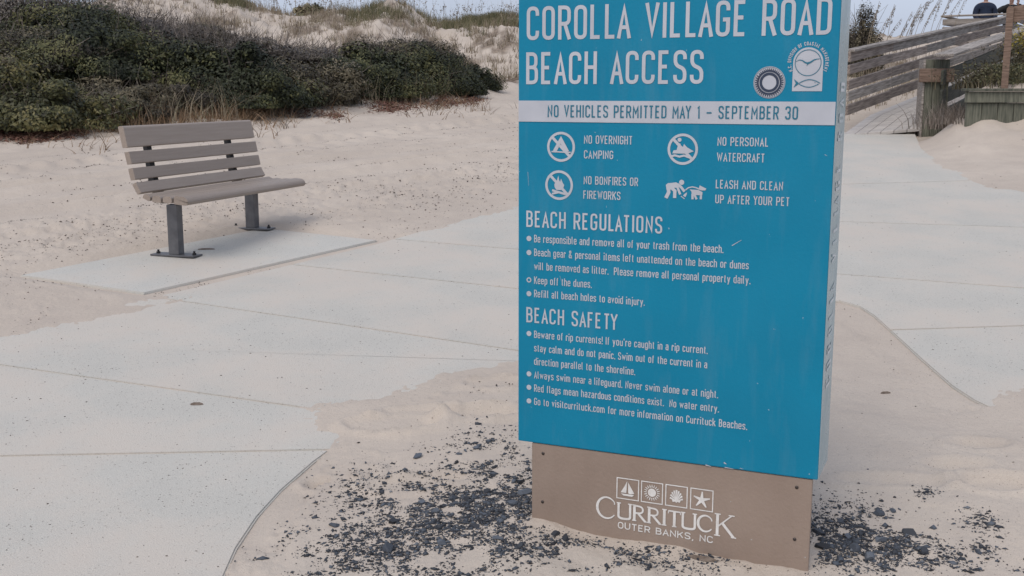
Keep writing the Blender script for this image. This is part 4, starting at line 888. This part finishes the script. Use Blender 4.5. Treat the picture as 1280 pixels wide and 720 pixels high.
# ------------------------------------------------------------------ brown sign post in the planter
q = pz(14.9, 1257, 88); bp = thing('trail_sign_post', (q[0], q[1], q[2]-.25), math.radians(-30), 'weathered brown post with a small rounded board, seen from behind in the planter', 'sign')
top = pz(14.9, 1257, 8)[2]-(q[2]-.25)
P = [(-.04, 0), (.045, 0), (.045, top-.03), (.03, top), (-.02, top), (-.04, top-.03)]
obj('post', bevel_me(prism_me('post', P, -.02, .02, M['wood_brown']), .004), bp)
P = [(0.0, top-.17), (.03, top-.20), (.09, top-.20), (.15, top-.17), (.20, top-.19), (.20, top-.02), (.15, top+.02), (.04, top+.0), (0, top-.02)]
obj('board', prism_me('board', P, .024, .05, M['wood_brown']), bp)
# ------------------------------------------------------------------ two people on the upper deck
M['skin'] = mat('skin', (.36, .22, .17), None, rough=.6); M['hair'] = mat('hair', (.05, .035, .025), (.09, .07, .05), 90, .6)
M['navy_cloth'] = mat('navy_fleece', (.008, .014, .035), (.012, .022, .05), 20, .9, .003, 120); M['black_cloth'] = mat('black_jacket', (.009, .009, .011), (.016, .016, .018), 20, .85, .003, 90); M['denim'] = mat('denim', (.03, .045, .085), (.045, .06, .11), 60, .9); M['dark_hair'] = M['hair']
M['shoe'] = mat('shoe', (.03, .03, .03), None, rough=.7); M['phone'] = mat('phone_case', (.01, .01, .012), None, rough=.3)
def skin_me(name, verts, edges, m, parent, sub=2):
    me = bpy.data.meshes.new(name); me.from_pydata([v[:3] for v in verts], edges, []); me.materials.append(m); o = obj(name, me, parent)
    bm = bmesh.new(); bm.from_mesh(me); lay = bm.verts.layers.skin.verify()
    for i, v in enumerate(bm.verts):
        r = verts[i][3]; v[lay].radius = r if isinstance(r, tuple) else (r, r); v[lay].use_root = i == 0
    bm.to_mesh(me); bm.free(); a = o.modifiers.new('skin', 'SKIN'); a.use_smooth_shade = True; b = o.modifiers.new('sub', 'SUBSURF'); b.levels = sub; b.render_levels = sub
    return o
def person(loc, rz, label, pose, coat, H=1.8, trousers='denim'):
    k = H/1.8; r = thing('person', loc, rz, label, 'person'); r.scale = (k, k, k)      # faces +y locally
    sh = [(-.19, 0, 1.46), (.19, 0, 1.46)]
    if pose == 'down': el = [(-.27, .02, 1.17), (.27, .02, 1.17)]; wr = [(-.21, .15, .98), (.21, .15, .98)]; fd = (0.25, .6, -.7)
    else: el = [(-.37, .16, 1.33), (.37, .16, 1.33)]; wr = [(-.10, .30, 1.50), (.10, .30, 1.50)]; fd = (0, .5, .8)
    body = [(0, 0, .96, (.15, .11)), (0, 0, 1.12, (.135, .10)), (0, 0, 1.32, (.16, .11)), (0, 0, 1.45, (.12, .085)), (0, .005, 1.53, .055), (0, .015, 1.58, .055), (0, .03, 1.67, (.075, .09)), (0, .025, 1.73, (.07, .085)),
            (-.19, 0, 1.45, .06), (.19, 0, 1.45, .06)]
    E_ = [(0, 1), (1, 2), (2, 3), (3, 4), (4, 5), (5, 6), (6, 7), (3, 8), (3, 9)]
    for s in (0, 1):
        b = len(body); body += [(*el[s], .042), (*wr[s], .030)]; E_ += [(8+s, b), (b, b+1)]
        wv_ = Vector(wr[s]); dirv = Vector((fd[0]*(1 if s == 0 else -1), fd[1], fd[2])).normalized(); acc = Vector((1 if s == 0 else -1, 0, 0))
        pm = wv_+dirv*.05; pi = len(body); body.append((*pm, (.036, .018))); E_.append((b+1, pi))
        for f, L in ((-1.5, .065), (-.5, .078), (.5, .074), (1.5, .058)):
            side = Vector((0, dirv.z, -dirv.y)).cross(dirv).normalized() if abs(dirv.x) < .9 else Vector((0, 1, 0)); a0 = pm+dirv*.045+side*f*.019; a1 = a0+(dirv+acc*.35).normalized()*L*.5; a2 = a1+(dirv*.5+acc*.8).normalized()*L*.5
            c = len(body); body += [(*a0, .009), (*a1, .0085), (*a2, .007)]; E_ += [(pi, c), (c, c+1), (c+1, c+2)]
        th = wv_+dirv*.02+acc*.03; c = len(body); body += [(*th, .011), (*(th+dirv*.03+acc*.02), .009)]; E_ += [(pi, c), (c, c+1)]
        sx = -.1 if s == 0 else .1; c = len(body); body += [(sx, 0, .86, .085), (sx, .02, .48, .055), (sx, -.01, .09, .04), (sx, .09, .04, .035)]; E_ += [(0, c), (c, c+1), (c+1, c+2), (c+2, c+3)]
    skin_me('body', body, E_, M['skin'], r)
    jk = [(0, 0, .78, (.21, .165)), (0, 0, .95, (.215, .165)), (0, 0, 1.15, (.215, .16)), (0, 0, 1.33, (.225, .15)), (0, 0, 1.44, (.17, .115)), (0, 0, 1.52, .08), (-.21, 0, 1.41, .10), (.21, 0, 1.41, .10)]
    je = [(0, 1), (1, 2), (2, 3), (3, 4), (4, 5), (4, 6), (4, 7)]
    for s in (0, 1): c = len(jk); jk += [(*el[s], .082), (*wr[s], .058)]; je += [(6+s, c), (c, c+1)]
    skin_me('jacket', jk, je, M[coat], r)
    tr = [(0, 0, .95, (.165, .125)), (-.1, 0, .84, .10), (-.1, .02, .48, .075), (-.1, 0, .10, .062), (.1, 0, .84, .10), (.1, .02, .48, .075), (.1, 0, .10, .062)]
    skin_me('trousers', tr, [(0, 1), (1, 2), (2, 3), (0, 4), (4, 5), (5, 6)], M[trousers], r)
    for sx in (-.1, .1): skin_me('shoe', [(sx, -.05, .045, (.045, .04)), (sx, .06, .045, (.045, .038)), (sx, .16, .035, (.04, .028))], [(0, 1), (1, 2)], M['shoe'], r)
    skin_me('hair', [(0, -.03, 1.62, .06), (0, -.03, 1.70, (.085, .085)), (0, .0, 1.765, (.082, .08))], [(0, 1), (1, 2)], M['hair'], r)
    for sx in (-.028, .028):
        for nm, rr_, m_, y_ in (('eye', .011, 'inlay', .105),):
            bm = bmesh.new(); bmesh.ops.create_uvsphere(bm, u_segments=8, v_segments=6, radius=rr_); me = bpy.data.meshes.new(nm); bm.to_mesh(me); bm.free(); me.materials.append(M['shoe']); o = obj(nm, me, r); o.location = (sx, y_, 1.685)
    skin_me('nose', [(0, .11, 1.68, .008), (0, .125, 1.65, .013)], [(0, 1)], M['skin'], r); skin_me('mouth', [(-.02, .108, 1.612, .005), (.02, .108, 1.612, .005)], [(0, 1)], mat('lips', (.25, .09, .08), None), r)
    for sx in (-.082, .082): skin_me('ear', [(sx, .01, 1.66, (.008, .016)), (sx, .01, 1.69, (.008, .018))], [(0, 1)], M['skin'], r)
    return r
p1 = pz(30.0, 1232, 5); person((p1[0], 30.0, float(dz_(LB))), math.radians(175), 'person in a dark navy jacket standing on the upper deck, hands held in front', 'down', 'navy_cloth', (p1[2]-float(dz_(LB)))/1.47*1.8)
p2 = pz(31.2, 1264, 8); person((p2[0], 31.2, float(dz_(LB))), math.radians(170), 'person in a black jacket with arms raised to the face behind the brown post', 'up', 'black_cloth', (p2[2]-float(dz_(LB)))/1.47*1.8)
# ------------------------------------------------------------------ rubble round the sign and crumbs on the sand
M['rubble'] = mat('rubble', (.02, .022, .028), attr='tint', cols=[(.016, .017, .022), (.04, .046, .058), (.085, .10, .125), (.20, .21, .225)], rough=.75, bump=.001, bscale=300)
M['crumb'] = mat('crumbs', (.05, .04, .03), attr='tint', cols=[(.03, .024, .02), (.06, .045, .035), (.10, .07, .05), (.30, .26, .22)], rough=.85)
_o = np.array([(1, 0, 0), (-1, 0, 0), (0, 1, 0), (0, -1, 0), (0, 0, 1), (0, 0, -1)], float); _of = np.array([(0, 2, 4), (2, 1, 4), (1, 3, 4), (3, 0, 4), (2, 0, 5), (1, 2, 5), (3, 1, 5), (0, 3, 5)])
def chips(XY, size, tint, flat=.6, up=.14):
    n = len(XY); z = height(XY[:, 0], XY[:, 1]); a = RS.uniform(0, 6.28, n); V = _o[None]*(1+RS.uniform(-.35, .35, (n, 6, 1)))+RS.uniform(-.25, .25, (n, 6, 3))
    sc = np.stack([RS.uniform(.8, 1.5, n), RS.uniform(.5, 1, n), RS.uniform(.7, 1.3, n)*flat], 1)*size[:, None]; V = V*sc[:, None]
    t = RS.normal(size=n)*.35; c, s = np.cos(t)[:, None], np.sin(t)[:, None]; y_, z_ = V[..., 1]*c-V[..., 2]*s, V[..., 1]*s+V[..., 2]*c; V = np.stack([V[..., 0], y_, z_], -1)
    c, s = np.cos(a)[:, None], np.sin(a)[:, None]; V = np.stack([V[..., 0]*c-V[..., 1]*s, V[..., 0]*s+V[..., 1]*c, V[..., 2]], -1)
    V[..., 0] += XY[:, 0:1]; V[..., 1] += XY[:, 1:2]; V[..., 2] += (z+size*up)[:, None]
    return V.reshape(-1, 3), (np.arange(n)[:, None, None]*6+_of[None]).reshape(-1, 3), np.repeat(tint, 6)
ys_ = []
def insign(x, y):
    a = (x-SX)*cy_-(y-SY)*sy_; b = (x-SX)*sy_+(y-SY)*cy_; return (a > b0-.01) & (a < b1+.01) & (b > -.004) & (b < ST+.01)
BLOB = [(605, 640, 55, 48, 1.0), (640, 655, 25, 35, .9), (540, 665, 60, 35, .8), (470, 690, 75, 25, .75), (500, 625, 60, 25, .42), (590, 600, 50, 14, .35), (620, 700, 60, 18, .7), (700, 706, 60, 16, .55), (800, 712, 90, 14, .4), (420, 715, 60, 20, .55), (555, 715, 70, 15, .8), (385, 700, 40, 20, .25),
        (1060, 690, 45, 30, 1.0), (1110, 700, 45, 22, .9), (1160, 712, 45, 14, .7), (1040, 650, 25, 10, .4), (1155, 628, 12, 5, .5), (1225, 665, 20, 14, .3), (1270, 712, 20, 10, .6), (1225, 700, 25, 10, .35), (1030, 700, 15, 20, .9)]
def dens(x, y):
    dy = y*cP-(plane(y)-CAMH)*sP; u = 640+FOC*x/dy; v = 360-FOC*(y*sP+(plane(y)-CAMH)*cP)/dy; d = 0*x
    for bu, bv, su, sv, w_ in BLOB: d = np.maximum(d, w_*np.exp(-((u-bu)/su)**2*.8-((v-bv)/sv)**2*.8))
    return d*sst(-.25, .25, fbm(x*8, y*8, 101, 3)+.08)*sst(-.4, .12, fbm(x*26, y*26, 105, 2)+.18)
def grav(n):
    x = RS.uniform(-.95, 1.75, n); y = RS.uniform(2.75, 5.2, n); k = (RS.uniform(size=n) < dens(x, y)*.9) & ~insign(x, y); return np.stack([x[k], y[k]], 1)
A = scatter(21000, grav); B_ = scatter(2700, grav); C2 = scatter(300, grav)
build('rubble_gravel', [chips(A, np.abs(RS.normal(size=len(A)))*.0016+.0016, np.clip(RS.normal(size=len(A))*.25+.3, 0, 1)), chips(B_, RS.uniform(.004, .0105, len(B_)), np.clip(RS.normal(size=len(B_))*.22+.35, 0, 1), .5), chips(C2, RS.uniform(.008, .015, len(C2)), np.clip(RS.normal(size=len(C2))*.18+.42, 0, 1), .5)],
      M['rubble'], label='blue black crushed rubble strewn in the sand round the foot of the sign', cat='gravel', kind='stuff')
# the largest lumps, each a thing
lum = [(724, 291+0, 11)]
LU = [(522, 577, 14), (596, 570, 10), (574, 577, 8), (582, 573, 7), (481, 607, 8), (618, 593, 9), (650, 612, 14), (655, 626, 17), (583, 636, 13), (608, 624, 13), (566, 634, 12), (492, 660, 15), (487, 692, 17), (545, 650, 12), (592, 672, 13), (553, 690, 12), (418, 660, 12), (622, 690, 12), (527, 636, 11), (640, 645, 13), (625, 668, 11), (695, 682, 12), (706, 690, 14), (1029, 694, 16), (1068, 700, 14), (1097, 652, 13), (1137, 678, 18), (1115, 648, 9), (1165, 672, 10), (1085, 712, 15), (1049, 664, 10), (1155, 705, 13), (1222, 703, 9), (1158, 628, 8), (1022, 678, 14), (1100, 690, 13), (650, 700, 10), (1060, 682, 12)]
for i, (u, v, s) in enumerate(LU):
    x, y = at(u, v)
    if insign(np.array(x), np.array(y)): continue
    bm = bmesh.new(); bmesh.ops.create_icosphere(bm, subdivisions=2, radius=1)
    R_ = np.random.RandomState(300+i); cuts = []
    for _ in range(9):
        nrm = Vector(R_.normal(size=3)).normalized(); bmesh.ops.bisect_plane(bm, geom=bm.verts[:]+bm.edges[:]+bm.faces[:], plane_co=nrm*R_.uniform(.45, .8), plane_no=nrm, clear_outer=True)
        ed = [e for e in bm.edges if e.is_boundary]
        if ed: bmesh.ops.contextual_create(bm, geom=ed)
    sz = s*.5/400*1.25; bmesh.ops.scale(bm, vec=(sz*R_.uniform(1, 1.4), sz*R_.uniform(.7, 1), sz*.75), verts=bm.verts); bmesh.ops.rotate(bm, matrix=Matrix.Rotation(R_.uniform(0, 6), 3, 'Z'), verts=bm.verts)
    me = bpy.data.meshes.new('rubble_lump'); bm.to_mesh(me); bm.free(); me.materials.append(M['rubble']); t = R_.uniform(.1, .75); me.attributes.new('tint', 'FLOAT', 'POINT').data.foreach_set('value', np.full(len(me.vertices), t))
    side_ = 'left' if u < 662 else ('right' if u > 1012 else 'front')
    o = obj('rubble_lump', me, None, label='angular blue black rubble lump on the gravel %s of the sign' % {'left': 'left', 'right': 'right', 'front': 'in front'}[side_], cat='stone', group='large lumps of rubble %s of the sign' % side_)
    o.location = (x, y, h1(x, y)+sz*.08)
# crumbs: on the drive track, along joints, thinly on the concrete
def crumb(n):
    y = RS.uniform(3, 21, n*4)**1.0; x = RS.uniform(-.5, .5, n*4)*y; qq = x*(-.714)+y*.70
    p = .03+0*x
    for q0, w_, a in ((9.45, .09, 1.6), (9.9, .09, .8), (10.8, .09, .7), (12.3, .09, 1.5), (12.75, .09, .8), (11.5, .08, .6), (13.4, .08, .7), (8.5, .75, .75), (7.6, .6, .45)): p = np.maximum(p, a*np.exp(-((qq-q0)/w_)**2)*(x < 1.5))
    p = p*sst(-.35, .4, fbm(x*2.5, y*2.5, 111, 3)+.05); sv = sdist(slabL, x, y); p = np.maximum(p, .55*np.exp(-(sv/.15)**2)*(y > 5)*(vnoise(x*2, y*2, 7) > .0))
    p = np.maximum(p, .5*np.exp(-(((x+3.9)/.8)**2+((y-7.1)/.5)**2)))
    k = (RS.uniform(size=n*4) < p) & ~insign(x, y); return np.stack([x[k], y[k]], 1)
A = scatter(24000, crumb); ssz = (.0014+.0034*RS.uniform(size=len(A))**6*2)*np.clip(A[:, 1]/9, .75, 1.25)
build('track_crumbs', [chips(A, ssz, np.clip(RS.normal(size=len(A))*.3+.35, 0, 1), .5, .5)], M['crumb'], label='dark wood and gravel crumbs strewn along the sandy drive track', cat='debris', kind='stuff')
# crumbs lying on top of the slabs
def onslab(n):
    y = RS.uniform(3.2, 15, n*3); x = RS.uniform(-.5, .5, n*3)*y; k = ((sdist(visL, x, y) < -.05) | (sdist(pad_poly, x, y) < -.03) | (sdist(visR, x, y) < -.05)) & (RS.uniform(size=n*3) < .5*sst(-.3, .5, fbm(x*1.2, y*1.2, 121, 3))+.1); return np.stack([x[k], y[k]], 1)
A = scatter(2300, onslab); v_, f_, t_ = chips(A, .0018+.003*RS.uniform(size=len(A))**3, RS.uniform(0, .7, len(A)), .5); zz = v_.reshape(-1, 6, 3); zz[..., 2] += np.maximum(plane(A[:, 1])+.006*(sdist(pad_poly, A[:, 0], A[:, 1]) < 0)-height(A[:, 0], A[:, 1]), 0)[:, None]
build('slab_crumbs', [(zz.reshape(-1, 3), f_, t_)], M['crumb'], label='scattered dark crumbs and grit on the concrete path', cat='debris', kind='stuff')
# a few bits of driftwood bark
M['bark'] = mat('bark_chip', (.12, .09, .07), (.2, .16, .13), 60, .9, .002, 90)
for u, v, L, w_, a, lb in ((258, 313, .13, .015, .1, 'brown bark sliver on the pad between the bench feet'), (876, 712, .11, .022, -.35, 'grey brown wood splinter lying before the base board of the sign'), (1107, 493, .05, .008, .1, 'small dark twig piece on the sand right of the sign'), (246, 506, .06, .018, 0, 'small brown leaf flake alone on the near left concrete slab')):
    x, y = at(u, v); P = [(-L/2, 0), (-L*.3, w_/2), (L*.2, w_*.55), (L/2, w_*.1), (L*.25, -w_*.4), (-L*.3, -w_*.5)]
    V = [(a_, b_, .0) for a_, b_ in P]+[(a_*.9, b_*.8, .006+.004*math.sin(i)) for i, (a_, b_) in enumerate(P)]; n = 6
    o = obj('bark_chip', mesh('bark_chip', V, [tuple(range(n))[::-1], tuple(range(n, 2*n))]+[(i, (i+1) % n, (i+1) % n+n, i+n) for i in range(n)], M['bark']), None, label=lb, cat='debris'); o.location = (x, y, max(h1(x, y), plane(y)+(.0065 if 'pad' in lb else .0005))); o.rotation_euler = (0, 0, a)
